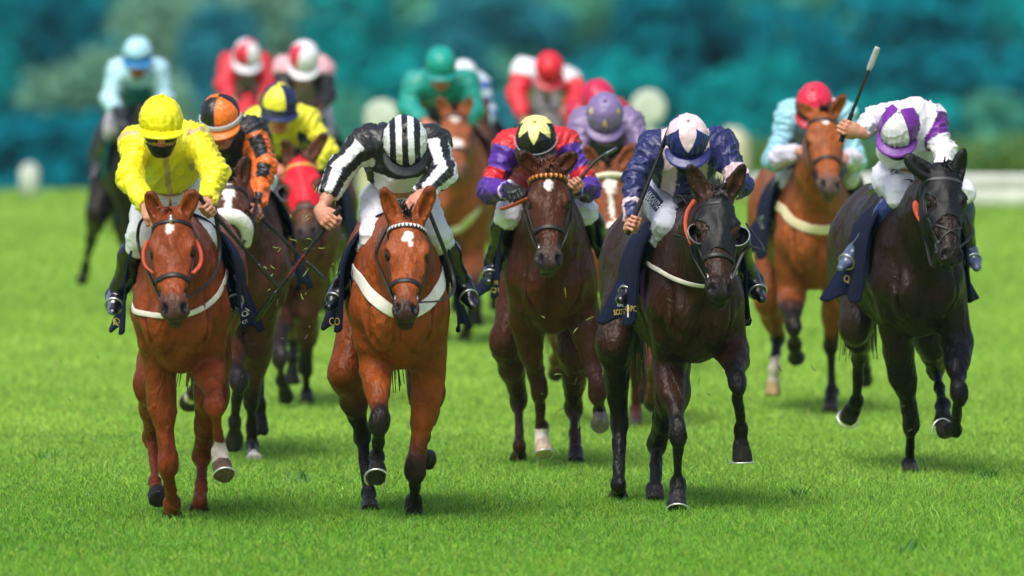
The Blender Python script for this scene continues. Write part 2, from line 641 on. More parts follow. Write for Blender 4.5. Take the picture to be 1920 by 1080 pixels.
def build_grass():
    rng = np.random.default_rng(3)
    bands = [(46, 52.5, 4000, 1.0), (52.5, 58, 6500, 1.0), (58, 64, 3600, 1.05), (64, 74, 1300, 1.15), (74, 90, 650, 1.3), (90, 119, 320, 1.6)]
    Vs, Cs = [], []
    for y0, y1, dens, sz in bands:
        hw = y1 * .0475 + .7
        n = int(dens * (y1 - y0) * 2 * hw)
        x = rng.uniform(-hw, hw, n)
        y = rng.uniform(y0, y1, n)
        B = np.stack([x, y, terrain_z(x, y) - .004], 1)
        patch = vnoise(B * [1, .3, 0], .45, 7) * .45 + vnoise(B * [1, .5, 0], 1.6, 2) * .5 + vnoise(B * [1, .6, 0], 5, 4) * .5
        hgt = rng.gamma(7, .0034, n) * sz * (1 + .35 * patch)
        hgt = np.where(rng.random(n) < .012, hgt * 1.7, hgt)
        az = rng.uniform(0, 2 * np.pi, n)
        ln = rng.uniform(.1, 1.5, n)
        tip = B + np.stack([np.cos(az) * ln * hgt, np.sin(az) * ln * hgt, hgt], 1)
        mid = B + (tip - B) * .55 + np.stack([-np.cos(az) * ln * hgt * .16, -np.sin(az) * ln * hgt * .16, hgt * .06], 1)
        wd = rng.uniform(.0020, .0044, n) * sz ** 1.2
        sa = rng.normal(0, .6, n)
        W = np.stack([np.cos(sa), np.sin(sa), 0 * sa], 1) * wd[:, None]
        Vs.append(np.stack([B - W * .5, B + W * .5, mid + W * .42, tip, mid - W * .42], 1))
        t = np.clip(.5 + .38 * patch + rng.normal(0, .2, n), 0, 1)
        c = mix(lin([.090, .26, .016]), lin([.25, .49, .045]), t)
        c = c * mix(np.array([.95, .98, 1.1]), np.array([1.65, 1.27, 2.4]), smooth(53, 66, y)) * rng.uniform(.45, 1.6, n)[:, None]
        yel = rng.random(n) < .09
        c[yel] = lin([.42, .48, .09])
        blu = rng.random(n) < .05
        c[blu] = lin([.02, .16, .05])
        Cs.append(np.repeat(c[:, None, :], 5, 1))
    for wx, wy in [(88, 862), (310, 925), (1700, 1035), (1500, 935), (560, 905), (1850, 900), ]:
        Yw = groundY(wy)
        n = 18
        xc = (wx - 960) / FPX * Yw
        x, y = rng.normal(xc, .035, n), rng.normal(Yw, .12, n)
        B = np.stack([x, y, 0 * x], 1)
        hgt = rng.uniform(.03, .075, n)
        az = rng.uniform(0, 2 * np.pi, n)
        tip = B + np.stack([np.cos(az) * hgt * .7, np.sin(az) * hgt * .7, hgt], 1)
        mid = B + (tip - B) * .5 + [0, 0, .008]
        W = np.stack([np.ones(n), 0 * x, 0 * x], 1) * rng.uniform(.005, .009, n)[:, None]
        Vs.append(np.stack([B - W * .5, B + W * .5, mid + W * .5, tip, mid - W * .5], 1))
        c = mix(lin([.03, .16, .03]), lin([.08, .26, .04]), rng.random(n))
        Cs.append(np.repeat(c[:, None, :], 5, 1))
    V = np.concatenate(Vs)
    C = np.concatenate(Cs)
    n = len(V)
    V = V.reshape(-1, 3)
    b = np.arange(n)[:, None] * 5
    F = np.concatenate([b + [0, 1, 2, 4]], 0)
    T = b + [4, 2, 3]
    # quads plus tip triangles in one mesh
    me = bpy.data.meshes.new('grass')
    me.vertices.add(len(V))
    me.vertices.foreach_set('co', V.astype(np.float32).ravel())
    me.loops.add(F.size + T.size)
    me.loops.foreach_set('vertex_index', np.concatenate([F.ravel(), T.ravel()]).astype(np.int32))
    me.polygons.add(len(F) + len(T))
    st = np.concatenate([np.arange(len(F)) * 4, F.size + np.arange(len(T)) * 3])
    me.polygons.foreach_set('loop_start', st.astype(np.int32))
    me.polygons.foreach_set('loop_total', np.concatenate([np.full(len(F), 4), np.full(len(T), 3)]).astype(np.int32))
    me.update(calc_edges=True)
    c4 = np.ones((len(V), 4), np.float32)
    c4[:, :3] = C.reshape(-1, 3)
    me.color_attributes.new('Col', 'FLOAT_COLOR', 'POINT').data.foreach_set('color', c4.ravel())
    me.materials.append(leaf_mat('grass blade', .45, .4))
    o = bpy.data.objects.new('grass', me)
    COL.objects.link(o)
    o['kind'] = 'stuff'
    o['label'] = 'short bright green turf of the racecourse'
    o['category'] = 'grass'


def leaf_mat(name, trans=.35, rough=.5):
    m, n, b = node_mat(name)
    a = n.nodes.new('ShaderNodeAttribute')
    a.attribute_name = 'Col'
    n.links.new(a.outputs['Color'], b.inputs['Base Color'])
    b.inputs['Roughness'].default_value = rough
    b.inputs['Specular IOR Level'].default_value = .3
    t = n.nodes.new('ShaderNodeBsdfTranslucent')
    n.links.new(a.outputs['Color'], t.inputs[0])
    mx = n.nodes.new('ShaderNodeMixShader')
    mx.inputs[0].default_value = trans
    n.links.new(b.outputs[0], mx.inputs[1])
    n.links.new(t.outputs[0], mx.inputs[2])
    n.links.new(mx.outputs[0], n.nodes['Material Output'].inputs[0])
    return m


def leaf_cloud(rng, blobs, n, size, c1, c2):
    """leaf-clump quads spread through the shells of several ellipsoids"""
    blobs = np.array(blobs, float)
    wts = blobs[:, 3] * blobs[:, 5]
    k = rng.choice(len(blobs), n, p=wts / wts.sum())
    d = rng.normal(size=(n, 3))
    d /= np.linalg.norm(d, axis=1)[:, None]
    r = rng.uniform(.55, 1.05, n) ** .7
    C = blobs[k, :3] + d * r[:, None] * blobs[k, 3:6]
    nn = d + rng.normal(0, .7, (n, 3)) + [0, 0, .4]
    nn /= np.linalg.norm(nn, axis=1)[:, None]
    u = np.cross(nn, rng.normal(size=(n, 3)))
    u /= np.linalg.norm(u, axis=1)[:, None]
    v = np.cross(nn, u)
    s = size * rng.uniform(.45, 1.6, n)[:, None]
    V = np.stack([C - u * s * .5, C + v * s * .35, C + u * s * .5, C - v * s * .35], 1).reshape(-1, 3)
    F = np.arange(n * 4).reshape(-1, 4)
    t = np.clip(.5 + .5 * vnoise(C, .9, 5) + rng.normal(0, .25, n), 0, 1)
    c = mix(c1, c2, t)
    return V, F, np.repeat(c, 4, 0)


def build_tree(name, label, px, Y, top, width, c1, c2, seed, n=1500, bark='#2c2a26'):
    rng = np.random.default_rng(seed)
    x = (px - 960) / FPX * Y
    z0 = float(terrain_z(x, Y))
    z1 = pt(px, top, Y)[2]
    H = z1 - z0
    root = thing(name, label, 'tree', (x, Y, z0), 'trees of the wood behind the course')
    mb = MB()
    v, f = tube([(x, Y, z0 - .3), (x + .05, Y, z0 + H * .3), (x - .05, Y, z0 + H * .65)], [.26, .2, .1], 8)
    mb.add(v, f, lin(bark))
    for k in range(5):
        a = rng.uniform(0, 6.28)
        zb = z0 + H * rng.uniform(.22, .5)
        v, f = tube(resample([(x, Y, zb), (x + math.cos(a) * width * .4, Y + math.sin(a) * width * .4, zb + H * .14), (x + math.cos(a) * width * .7, Y + math.sin(a) * width * .7, zb + H * .3)], 6), [.1, .08, .06, .05, .03, .02], 6)
        mb.add(v, f, lin(bark))
    mb.build('trunk', M['hair'], root)
    blobs = []
    for k in range(26):
        a = rng.uniform(0, 6.28)
        rr = width * rng.uniform(.05, 1.15)
        zz = z0 + H * rng.uniform(.12, .92) * (1 - .22 * (rr / width) ** 2)
        br = width * rng.uniform(.18, .48)
        blobs.append((x + math.cos(a) * rr, Y + math.sin(a) * rr, zz, br, br, br * rng.uniform(.6, 1.3)))
    blobs.append((x, Y, z0 + H * .85, width * .5, width * .5, H * .15))
    V, F, c = leaf_cloud(rng, blobs, n, .42, lin(c1), lin(c2))
    mesh_np('crown', V, F, M['leaf'], root, None, c, False)


def build_haze():
    V = np.array([(x, y, z) for x in (-900, 900) for y in (-60.0, 1500) for z in (-8.5, 90)], float)
    F = [[0, 1, 3, 2], [4, 6, 7, 5], [0, 4, 5, 1], [2, 3, 7, 6], [0, 2, 6, 4], [1, 5, 7, 3]]
    m = bpy.data.materials.new('haze')
    m.use_nodes = True
    n = m.node_tree
    n.nodes.remove(n.nodes['Principled BSDF'])
    v = n.nodes.new('ShaderNodeVolumePrincipled')
    v.inputs['Color'].default_value = (.45, .93, 1.0, 1)
    v.inputs['Density'].default_value = HAZE
    v.inputs['Anisotropy'].default_value = 0.0
    n.links.new(v.outputs[0], n.nodes['Material Output'].inputs['Volume'])
    o = mesh_np('haze', V, F, m, None, (0, 0, 0), None, False)
    o['kind'] = 'stuff'
    o['label'] = 'thin pale blue haze in front of the distant wood'
    o['category'] = 'haze'


HAZE = .00012


def build_setting():
    M['leaf'] = leaf_mat('leaf', .42, .9)
    M['leaf'].node_tree.nodes['Principled BSDF'].inputs['Specular IOR Level'].default_value = .03
    build_ground()
    build_grass()
    teal = ([.001, .28, .29], [.006, .38, .36])
    deep = ([.001, .18, .235], [.003, .26, .31])
    slate = ([.015, .20, .26], [.04, .28, .32])
    olive = ([.15, .36, .24], [.27, .47, .31])
    green = ([.05, .34, .25], [.15, .46, .29])
    lab = {id(teal): 'teal green', id(deep): 'deep blue green', id(slate): 'slate blue', id(olive): 'pale olive green', id(green): 'mid green'}
    # (px, Y, top py, half width m, tone, count, label)
    T = [
        (30, 300, -60, 3.2, deep, 'dark blue green tree in the top left corner behind the course'),
        (190, 262, 95, 1.9, olive, 'pale olive tree left of the rider in pale blue'),
        (330, 315, -60, 3.0, olive, 'tall olive grey tree behind the rider in pale blue'),
        (80, 240, 215, 2.0, deep, 'low dark blue bush tree at the left edge of the wood'),
        (250, 245, 240, 1.9, deep, 'low dark tree behind the black horse at left'),
        (410, 285, 40, 2.2, slate, 'slate blue tree behind the left red and white rider'),
        (560, 320, -70, 2.8, olive, 'tall pale green tree at the top between the red and white riders'),
        (650, 280, -50, 2.6, teal, 'teal tree right of the pink and white rider'),
        (640, 240, 170, 1.7, green, 'mid green low tree left of the striped jockey'),
        (780, 310, -60, 2.8, green, 'green tree behind the rider in emerald'),
        (900, 290, -60, 2.4, slate, 'grey blue tree right of the rider in emerald'),
        (960, 245, 180, 2.0, slate, 'low slate grey tree between the emerald and red capped riders'),
        (1080, 320, -70, 2.8, green, 'tall mid green tree behind the rider in the red cap'),
        (1250, 270, -60, 2.8, deep, 'deep teal tree above the navy and pink jockey'),
        (1180, 245, 120, 1.8, teal, 'teal low tree behind the white marker disc at right'),
        (1390, 250, 120, 1.9, teal, 'teal tree left of the rider in light blue with a red cap'),
        (1480, 300, -70, 2.9, green, 'tall green tree behind the rider in light blue with a red cap'),
        (1620, 330, -80, 2.9, teal, 'tall teal tree behind the raised whip'),
        (1740, 270, -60, 2.9, deep, 'deep blue green tree above the purple and white jockey'),
        (1880, 315, -70, 2.8, teal, 'tall teal tree at the top right corner'),
        (1865, 235, 175, 1.3, green, 'small mid green tree at the right edge'),
        (1560, 240, 200, 1.9, teal, 'low teal tree behind the bay horse with the white star at right'),
        (1760, 240, 190, 1.8, teal, 'low teal tree right of the purple and white jockey'),
        (480, 240, 240, 2.0, deep, 'low dark tree behind the yellow and navy rider'),
        (820, 240, 240, 1.9, teal, 'low teal tree behind the horse of the rider in emerald'),
        (-200, 280, -60, 3.2, teal, 'teal tree beyond the left edge of the picture'),
        (2120, 280, -60, 3.2, teal, 'teal tree beyond the right edge of the picture'),
    ]
    for k, (px, Y, top, wd, tone, lb) in enumerate(T):
        build_tree('tree', lb, px, Y, top, wd, tone[0], tone[1], 100 + k, n=3800)
    for k, px in enumerate(range(-260, 2300, 210)):
        build_tree('tree', 'dark teal tree in the rear row of the wood, mostly hidden behind nearer trees', px, 345, -150, 2.9, [.002, .32, .33], [.01, .40, .38], 300 + k, n=3200)
    # far right: low hedge of long grass, white rail, cream padded post
    rng = np.random.default_rng(5)
    blobs = []
    for k in range(26):
        x = 2.4 + k * .17
        blobs.append((x, 127 + rng.uniform(-.3, .3), .02 + rng.uniform(0, .08), .3, .4, .36))
    V, F, c = leaf_cloud(rng, blobs, 7000, .06, lin([.10, .20, .03]), lin([.20, .30, .06]))
    o = mesh_np('hedge', V, F, M['leaf'], None, (4.5, 127, -.3), c, False)
    tag(o, 'low olive green hedge behind the white rail at right', 'hedge')
    wp = attr_mat('white rail plastic', .5, [(6, .3, .02, (1, 1, 1))], tint=[.58, .58, .56], var=.25, vscale=3)
    rt = thing('white_rail', 'low white plastic rail crossing the grass at right', 'rail', (4.4, 112, 0))
    xs0, xs1 = 2.35, 6.6
    v, f = tube([(xs0, 112, .255), ((xs0 + xs1) / 2, 112, .255), (xs1, 112, .255)], .062, 14)
    mesh_np('top_rail', v, f, wp, rt)
    v, f = tube([(xs0, 112, .10), ((xs0 + xs1) / 2, 112, .10), (xs1, 112, .10)], .10, 14, flat=.4, up=(0, 1, 0))
    mesh_np('lower_board', v, f, wp, rt)
    for k in range(8):
        x = xs0 + .15 + k * .58
        v, f = tube([(x, 112.06, -.05), (x, 112.06, .12), (x, 112.06, .26)], .03, 10)
        mesh_np('post', v, f, wp, rt)
    cream = attr_mat('cream paint', .6, None, tint=[.50, .48, .30], var=.3, vscale=5)
    palew = attr_mat('pale marker paint', .6, None, tint=[.46, .52, .44], var=.3, vscale=8)
    x = (1374 - 960) / FPX * 113
    p = thing('padded_post', 'cream padded post standing left of the white rail', 'post', (x, 113, 0))
    v, f = tube([(x, 113, 0), (x, 113, .3), (x, 113, .62), (x, 113, .70)], [.17, .175, .17, .14], 16)
    mesh_np('padding', v, f, cream, p)
    v, f = tube([(x, 113, .69), (x, 113, .73), (x, 113, .76)], [.10, .10, .07], 12)
    mesh_np('top_plate', v, f, palew, p)
    for px, lbl, pc, zc in ((1216, 'pale round marker disc on a post behind the lilac jockey', palew, 1.12), (716, 'pale round marker disc on a post left of the rider in emerald', cream, 1.03)):
        x = (px - 960) / FPX * 104
        p = thing('marker_post', lbl, 'marker post', (x, 104, 0), 'course marker discs')
        v, f = sphere_mesh((x, 104, zc), .16, 14, None, (.165, .03, .165))
        mesh_np('disc', v, f, palew, p)
        v, f = tube([(x, 104.02, 0), (x, 104.02, .5), (x, 104.02, zc)], .03, 10)
        mesh_np('post', v, f, palew, p)
        bmv = MB()
        xo = x - (.06 if px < 900 else -.04)
        v, f = tube([(xo, 104.06, zc - .72), (xo, 104.06, zc - .70), (xo, 104.06, zc - .45), (xo, 104.06, zc - .24), (xo, 104.06, zc - .22)], [.15, .17, .17, .17, .15], 16, flat=.18, up=(0, 1, 0))
        mesh_np('panel', v, f, pc, p)
    x = (55 - 960) / FPX * 115
    p = thing('marker_post', 'short white post at the far left edge of the turf', 'marker post', (x, 115, 0), 'course marker discs')
    v, f = tube([(x, 115, 0), (x, 115, .15), (x, 115, .30), (x, 115, .33)], [.10, .10, .10, .06], 14)
    mesh_np('post', v, f, palew, p)
    v, f = tube([(x, 115, .325), (x, 115, .345), (x, 115, .36)], [.07, .07, .04], 12)
    mesh_np('post_top', v, f, wp, p)


def flying_turf():
    rng = np.random.default_rng(11)
    spots = [(450, 390, 640, 560, 26, 57), (470, 560, 700, 640, 14, 58), (1160, 480, 560, 760, 0, 57)]
    mb = MB()
    for x0, x1, y0, y1, n, Yd in [(490, 640, 390, 640, 26, 58.0), (1150, 1330, 560, 760, 16, 57.5), (1010, 1110, 540, 800, 14, 59), (1690, 1720, 720, 880, 8, 59.5),
                                  (560, 640, 340, 470, 6, 57), (60, 260, 560, 760, 6, 56), (1400, 1700, 650, 800, 10, 60)]:
        for k in range(n):
            c = pt(rng.uniform(x0, x1), rng.uniform(y0, y1), Yd + rng.uniform(-.5, .5))
            d = nrm(rng.normal(size=3)) * rng.uniform(.008, .03)
            e = nrm(rng.normal(size=3)) * .008
            v, f = tube(resample([c - d, c + e, c + d], 5), [.0012, .0024, .0028, .0022, .001], 4)
            mb.add(v, f, lin([.22, .30, .05]) if rng.random() < .7 else lin([.10, .08, .04]))
    o = mb.build('flying_turf', M['hair'], None, (0, 57, .5))
    tag(o, 'loose blades of grass and turf kicked up into the air around the horses', 'turf', None, 'stuff')
    # a few clods lying
    return o
# ------------------------------------------------------------------ horses
def bvh_of(P, F):
    return BVHTree.FromPolygons([tuple(x) for x in P], [tuple(int(y) for y in f) for f in F])


def cast(bvh, px, py):
    o = Vector((0, 0, CAMZ))
    d = (Vector(pt(px, py, 10.0)) - o).normalized()
    h = bvh.ray_cast(o, d)
    return (np.array(h[0]), np.array(h[1])) if h[0] is not None else (None, None)


def cast_path(bvh, path, n):
    q = resample(np.array([(a, b, 0) for a, b in path], float), n)
    out = [cast(bvh, a[0], a[1]) for a in q]
    return [p for p, m in out if p is not None], [m for p, m in out if p is not None]


def smooth_path(p, it=2):
    p = np.array(p, float)
    for _ in range(it):
        p[1:-1] = p[1:-1] * .5 + (p[:-2] + p[2:]) * .25
    return p


def solve(P, q, L, mode, Y0):
    """joint of picture position q hanging from P by a bone of length L; mode: '+' nearer, '-' farther, number = metres ahead of Y0, 'g' on the ground"""
    if mode == 'g':
        Y = groundY(q[1])
        return pt(q[0], q[1], Y)
    if mode in '+-' if isinstance(mode, str) else False:
        a = pt(q[0], q[1], P[1])
        d = np.linalg.norm(a - P)
        df = 0 if d >= L else math.sqrt(L * L - d * d)
        return pt(q[0], q[1], P[1] - df * (1 if mode == '+' else -1))
    return pt(q[0], q[1], Y0 - mode)


class Horse:
    pass


def make_horse(s):
    h = Horse()
    Y0 = s['Y']
    psi = math.radians(s.get('yaw', 0))
    r = np.array([math.cos(psi), math.sin(psi), 0])
    f = np.array([math.sin(psi), -math.cos(psi), 0])
    z = np.array([0, 0, 1.0])
    sc = s.get('scale', 1.0)
    dz = s.get('dz', 0.0)
    c0 = pt(s['cx'], 540, Y0 - .2)
    O = np.array([c0[0], Y0, 0]) - f * .2 * 0
    O = O - r * 0 - np.array([math.sin(psi) * .2, 0, 0])

    def L(x, ff, zz):
        return O + (r * x + f * ff) * sc + z * (zz * sc + dz)
    h.L, h.O, h.r, h.f, h.Y0 = L, O, r, f, Y0
    res = s.get('res', .011)
    fld = Field()
    w = s.get('wide', 1.0) * .93
    # trunk
    fld.cap(L(0, .12, 1.13), L(0, -.35, 1.13), .335, .35, u=r, su=.70 * w)
    fld.cap(L(0, -.35, 1.13), L(0, -.85, 1.21), .35, .30, k=.08, u=r, su=.76 * w)
    fld.ell(L(0, -.95, 1.22), (r, f, z), (.235 * w, .28, .25), k=.08)
    for q in (-1, 1):
        fld.ell(L(q * .13, -1.03, 1.1), (r, f, z), (.115, .2, .26), k=.06)
    fld.cap(L(0, .02, 1.42), L(0, -.35, 1.43), .08, .09, k=.08)
    fld.ell(L(0, .2, 1.0), (r, f, z), (.19 * w, .19, .27), k=.06)
    for q in (-1, 1):
        fld.ell(L(q * .092 * w, .345, .99), (rot(r, z, 14 * q), rot(f, z, 14 * q), z), (.098 * w, .105, .165), k=.014)
        fld.cap(L(q * .155 * w, .24, 1.04), L(q * .10, -.05, 1.38), .11, .10, k=.04, u=r, su=.72)
        fld.ell(L(q * .165 * w, .27, 1.05), (r, f, z), (.07 * w, .085, .12), k=.03)
    fld.cap(L(0, .47, 1.14), L(0, .415, .80), .018, .026, k=.03, op=-1)
    fld.cap(L(-.12, .42, 1.20), L(.12, .42, 1.20), .015, .015, k=.04, op=-1)
    for q in (-1, 1):
        fld.cap(L(q * .185 * w, .40, 1.14), L(q * .125 * w, .385, .86), .012, .016, k=.035, op=-1)
        fld.cap(L(q * .25 * w, .12, 1.2), L(q * .235 * w, .06, .92), .012, .012, k=.04, op=-1)
    for q in (-1, 1):
        fld.cap(L(q * .03, .40, 1.12), L(q * .15 * w, .33, .90), .030, .022, k=.02)
        fld.cap(L(q * .20 * w, .22, 1.12), L(q * .185 * w, .22, .86), .045, .03, k=.025)
    # head
    Pp = pt(s['poll'][0], s['poll'][1], Y0 - s.get('pf', .80))
    a0 = pt(s['muz'][0], s['muz'][1], Pp[1])
    HL = .60 * sc * s.get('hs', 1.0)
    d = np.linalg.norm(a0 - Pp)
    df = math.sqrt(max(HL ** 2 - d * d, .01))
    Mz = pt(s['muz'][0], s['muz'][1], Pp[1] - df)
    a = nrm(Mz - Pp)
    hr = r - a * (r @ a)
    hr = nrm(rot(nrm(hr), a, s.get('hyaw', 0)))
    n = np.cross(a, hr)
    if n @ np.array([0, -1, .3]) < 0:
        n = -n
    g = HL / .60
    hw = s.get('hw', 1.0)

    def H(x, t, m):
        return Pp + (hr * x * hw + a * t + n * m) * g
    h.H, h.hr, h.a, h.n, h.g, h.Pp, h.Mz, h.hw = H, hr, a, n, g, Pp, Mz, hw
    # neck
    nb = L(0, .12, 1.24)
    nm = (nb * .45 + H(0, .06, -.16) * .55) + z * .01
    nt_ = H(0, .07, -.12)
    fld.cap(nb, nm, .26 * sc, .18 * sc, k=.08, u=hr, su=.52)
    fld.cap(nm, nt_, .18 * sc, .115 * sc, k=.05, u=hr, su=.60)
    fld.cap(L(0, .2, 1.08), nm - z * .03, .16 * sc, .11 * sc, k=.08, u=hr, su=.62)
    ax3 = (hr, a, n)
    E_ = lambda C, R, k=.025, op=1, ax=ax3: fld.ell(H(*C), ax, (R[0] * g * hw, R[1] * g, R[2] * g), k * g, op)
    E_((0, .07, -.04), (.085, .12, .085))
    E_((0, .17, -.03), (.096, .14, .068))
    fld.cap(H(0, .16, -.02), H(0, .50, -.012), .078 * g * hw, .050 * g * hw, k=.03, u=n, su=.72)
    for q in (-1, 1):
        E_((q * .052, .21, -.12), (.046, .13, .105), .03)
        fld.cap(H(q * .074, .23, -.035), H(q * .055, .40, -.035), .020 * g, .014 * g, k=.03)
        E_((q * .083, .19, -.008), (.032, .05, .030), .02)
        E_((q * .04, .535, -.012), (.030, .052, .030), .02)
        E_((q * .10, .222, -.022), (.02, .028, .02), .012, -1)
        E_((q * .050, .205, .045), (.025, .05, .012), .03, -1)
    fld.cap(H(0, .2, -.13), H(0, .5, -.085), .052 * g, .038 * g, k=.04)
    E_((0, .53, -.038), (.058, .07, .048), .03)
    E_((0, .572, -.085), (.036, .030, .030), .02)
    for q in (-1, 1):
        E_((q * .047, .556, .016), (.018, .033, .024), .010, -1)
    fld.cap(H(-.05, .59, -.062), H(.05, .59, -.062), .006 * g, .006 * g, k=.01, op=-1)
    # ears
    ears = s.get('ears')
    h.ears = []
    for i, q in enumerate((-1, 1)):
        b = H(q * s.get('earx', .052), s.get('earb', .015), -.02)
        if ears and ears[i]:
            tip = pt(ears[i][0], ears[i][1], b[1] - .03 * g)
        else:
            tip = H(q * .08, -.155, .0)
        e = nrm(tip - b)
        el = np.linalg.norm(tip - b)
        out = hr * q - e * (hr @ e) * q
        fr = nrm(n + hr * q * .35)
        fr = nrm(fr - e * (fr @ e))
        sd = np.cross(e, fr)
        m_ = b + e * el * .45
        fld.ell(m_, (sd, e, fr), (.040 * g, el * .56, .026 * g), .016)
        fld.cap(b - e * .02, b + e * el * .3, .034 * g, .03 * g, k=.03)
        fld.ell(m_ + fr * .020 * g + e * el * .04, (sd, e, fr), (.023 * g, el * .40, .020 * g), .008, -1)
        h.ears.append((b, tip, e, fr, el))
    # legs
    chains = {}
    for key, q, fore in (('fa', -1, 1), ('fb', 1, 1), ('ha', -1, 0), ('hb', 1, 0)):
        lg = s.get(key)
        if lg is None:
            if s.get('nolegs'):
                continue
            lg = 'default'
        if fore:
            E = L(q * .15 * w, .08, .80)
            if lg == 'default':
                ph = s.get('phase', 0) * q
                K = L(q * .14, .22 + .1 * ph, .47)
                Fk = L(q * .14, .10 + .15 * ph, .24)
                T = L(q * .14, .0 + .1 * ph, .12)
            else:
                if len(lg[0]) == 3:
                    E = pt(lg[0][0], lg[0][1], Y0 - lg[0][2])
                else:
                    E = pt(lg[0][0], lg[0][1], Y0 - .08)
                K = solve(E, lg[1][:2], .43 * sc, lg[1][2], Y0)
                Fk = solve(K, lg[2][:2], .28 * sc, lg[2][2], Y0)
                T = solve(Fk, lg[3][:2], .165 * sc, lg[3][2], Y0)
            sh = L(q * .15 * w, .2, 1.02)
            lf = s.get('leg', .81)
            fld.cap(sh, E, .105 * sc, .078 * sc, k=.045)
            d1 = nrm(K - E)
            d2 = nrm(np.cross(d1, r))
            d3 = np.cross(d2, d1)
            fld.cap(E, E + (K - E) * .5, .086 * sc * lf, .060 * sc * lf, k=.03)
            fld.cap(E + (K - E) * .45, K, .061 * sc * lf, .043 * sc * lf, k=.035)
            fld.ell(E + (K - E) * .2 - d3 * q * .03 * np.sign(d3 @ r), (d3, d2, d1), (.04, .05, .11), .03)
            fld.ell(E + (K - E) * .22 + d3 * q * .03 * np.sign(d3 @ r), (d3, d2, d1), (.045, .055, .13), .04)
            kd = nrm(Fk - E)
            fld.ell(K, (r, nrm(np.cross(kd, r)), kd), (.050 * lf, .047, .080), .028)
            for qq in (-1, 1):
                fld.cap(K + (Fk - K) * .25 + r * qq * .034 * lf, K + (Fk - K) * .8 + r * qq * .031 * lf, .009, .008, k=.012, op=-1)
                fld.ell(K + r * qq * .03 * lf + kd * .015, (r, nrm(np.cross(kd, r)), kd), (.018, .03, .03), .015)
            fld.cap(K, Fk, .033 * sc * lf, .028 * sc * lf, k=.02)
        else:
            St = L(q * .165 * w, -.60, .88)
            hip = L(q * .12 * w, -.93, 1.2)
            if lg == 'default':
                ph = -s.get('phase', 0) * q
                K = L(q * .14, -1.0 + .2 * ph, .56)
                Fk = L(q * .13, -.85 + .35 * ph, .26)
                T = L(q * .13, -.85 + .4 * ph, .1)
            else:
                if len(lg[0]) == 3:
                    St = pt(lg[0][0], lg[0][1], Y0 - lg[0][2])
                K = solve(St, lg[1][:2], .44 * sc, lg[1][2], Y0)
                Fk = solve(K, lg[2][:2], .34 * sc, lg[2][2], Y0)
                T = solve(Fk, lg[3][:2], .16 * sc, lg[3][2], Y0)
            E = St
            lf = s.get('leg', .81)
            fld.cap(hip, St, .16, .105, k=.06, u=r, su=.72)
            fld.cap(St, St + (K - St) * .5, .098 * lf, .068 * lf, k=.05)
            fld.cap(St + (K - St) * .45, K, .074 * lf, .045 * lf, k=.04)
            kd = nrm(Fk - St)
            fld.ell(K, (r, nrm(np.cross(kd, r)), kd), (.046 * lf, .055, .07), .025)
            fld.cap(K - nrm(np.cross(nrm(Fk - K), r)) * 0, K + nrm(St - K) * .06, .04, .03, k=.02)
            fld.cap(K, Fk, .036 * lf, .031 * lf, k=.025)
        fld.ell(Fk, (r, f, z), (.042 * lf, .046, .044), .014)
        pd = nrm(T - Fk)
        LT = np.linalg.norm(T - Fk)
        hoofL = .085 * sc
        cor = T - pd * hoofL
        fld.cap(Fk, cor, .036 * lf, .040 * lf, k=.02)
        hd = nrm(pd)
        fld.cap(cor, T + hd * .03, .045 * lf, .066 * lf, k=.008, clip=[(T, hd), (cor - hd * .012, -hd)])
        chains[key] = (E, K, Fk, cor, T, q)
    h.chains = chains
    P, F = fld.build(res)
    N = normals(P, F)
    # a little surface life: veins and muscle unevenness
    Q = P * [1, 1, .55]
    rg = (1 - np.abs(vnoise(Q, 8.5, 3))) ** 2
    vein = np.exp(-(vnoise(P * [1, 1, .5], 11, 15) / .06) ** 2)
    relz = P[:, 2]
    P = P + N * (vnoise(P, 8, 3) * .004 + (rg - .35) * .012 + vein * .0038 + vnoise(P, 26, 5) * .0012)[:, None]
    rel = P - Pp
    hx, ht, hn = rel @ hr / (g * hw), rel @ a / g, rel @ n / g
    inhead = (ht > -.02) & (ht < .7) & (np.abs(hx) < .14) & (hn > -.22) & (hn < .1) & ((hn + .22 > .10 + .0 * ht) | (ht > .22))
    inear = np.zeros(len(P), bool)
    eart = np.zeros(len(P))
    for b, tip, e, fr, el in h.ears:
        t = (P - b) @ e
        dd = np.linalg.norm(P - b - e * np.clip(t, 0, el)[:, None], axis=1)
        m_ = (t > .035) & (dd < .06)
        inear |= m_
        eart = np.where(m_, t / el, eart)
    # colours
    coat = lin(s['coat'])
    dark = lin(s.get('points', '#17110f'))
    c = np.tile(coat, (len(P), 1))
    nz1 = vnoise(P, 3.2, 11)
    nz2 = vnoise(P, 40, 12)
    c = c * (1 + .13 * nz1 + .05 * nz2)[:, None]
    hlc = lin(s.get('flank', s['coat']))
    rel0 = P - O
    lf_, lx_, lz_ = rel0 @ f, rel0 @ r, rel0[:, 2]
    c = mix(c, hlc, .8 * smooth(-.25, -.75, lf_))
    allt = np.full(len(P), 9.0)
    for key, ch in chains.items():
        E, K, Fk, cor, T, q = ch
        best = np.full(len(P), 9.0)
        tt = np.zeros(len(P))
        for i, (A, B) in enumerate(((E, K), (K, Fk), (Fk, cor), (cor, T + (T - cor) * .1))):
            ba = B - A
            t = np.clip((P - A) @ ba / (ba @ ba + 1e-9), 0, 1)
            dd = np.linalg.norm(P - A - t[:, None] * ba, axis=1)
            m_ = dd < best
            best = np.where(m_, dd, best)
            tt = np.where(m_, i + t, tt)
        near = best < .125
        start = s.get('pstart', {}).get(key, .65)
        k = smooth(start - .25, start + .25, tt + .12 * vnoise(P, 12, 21)) * near * s.get('pstrength', 1.0)
        c = mix(c, dark * (1 + .2 * nz2)[:, None], k)
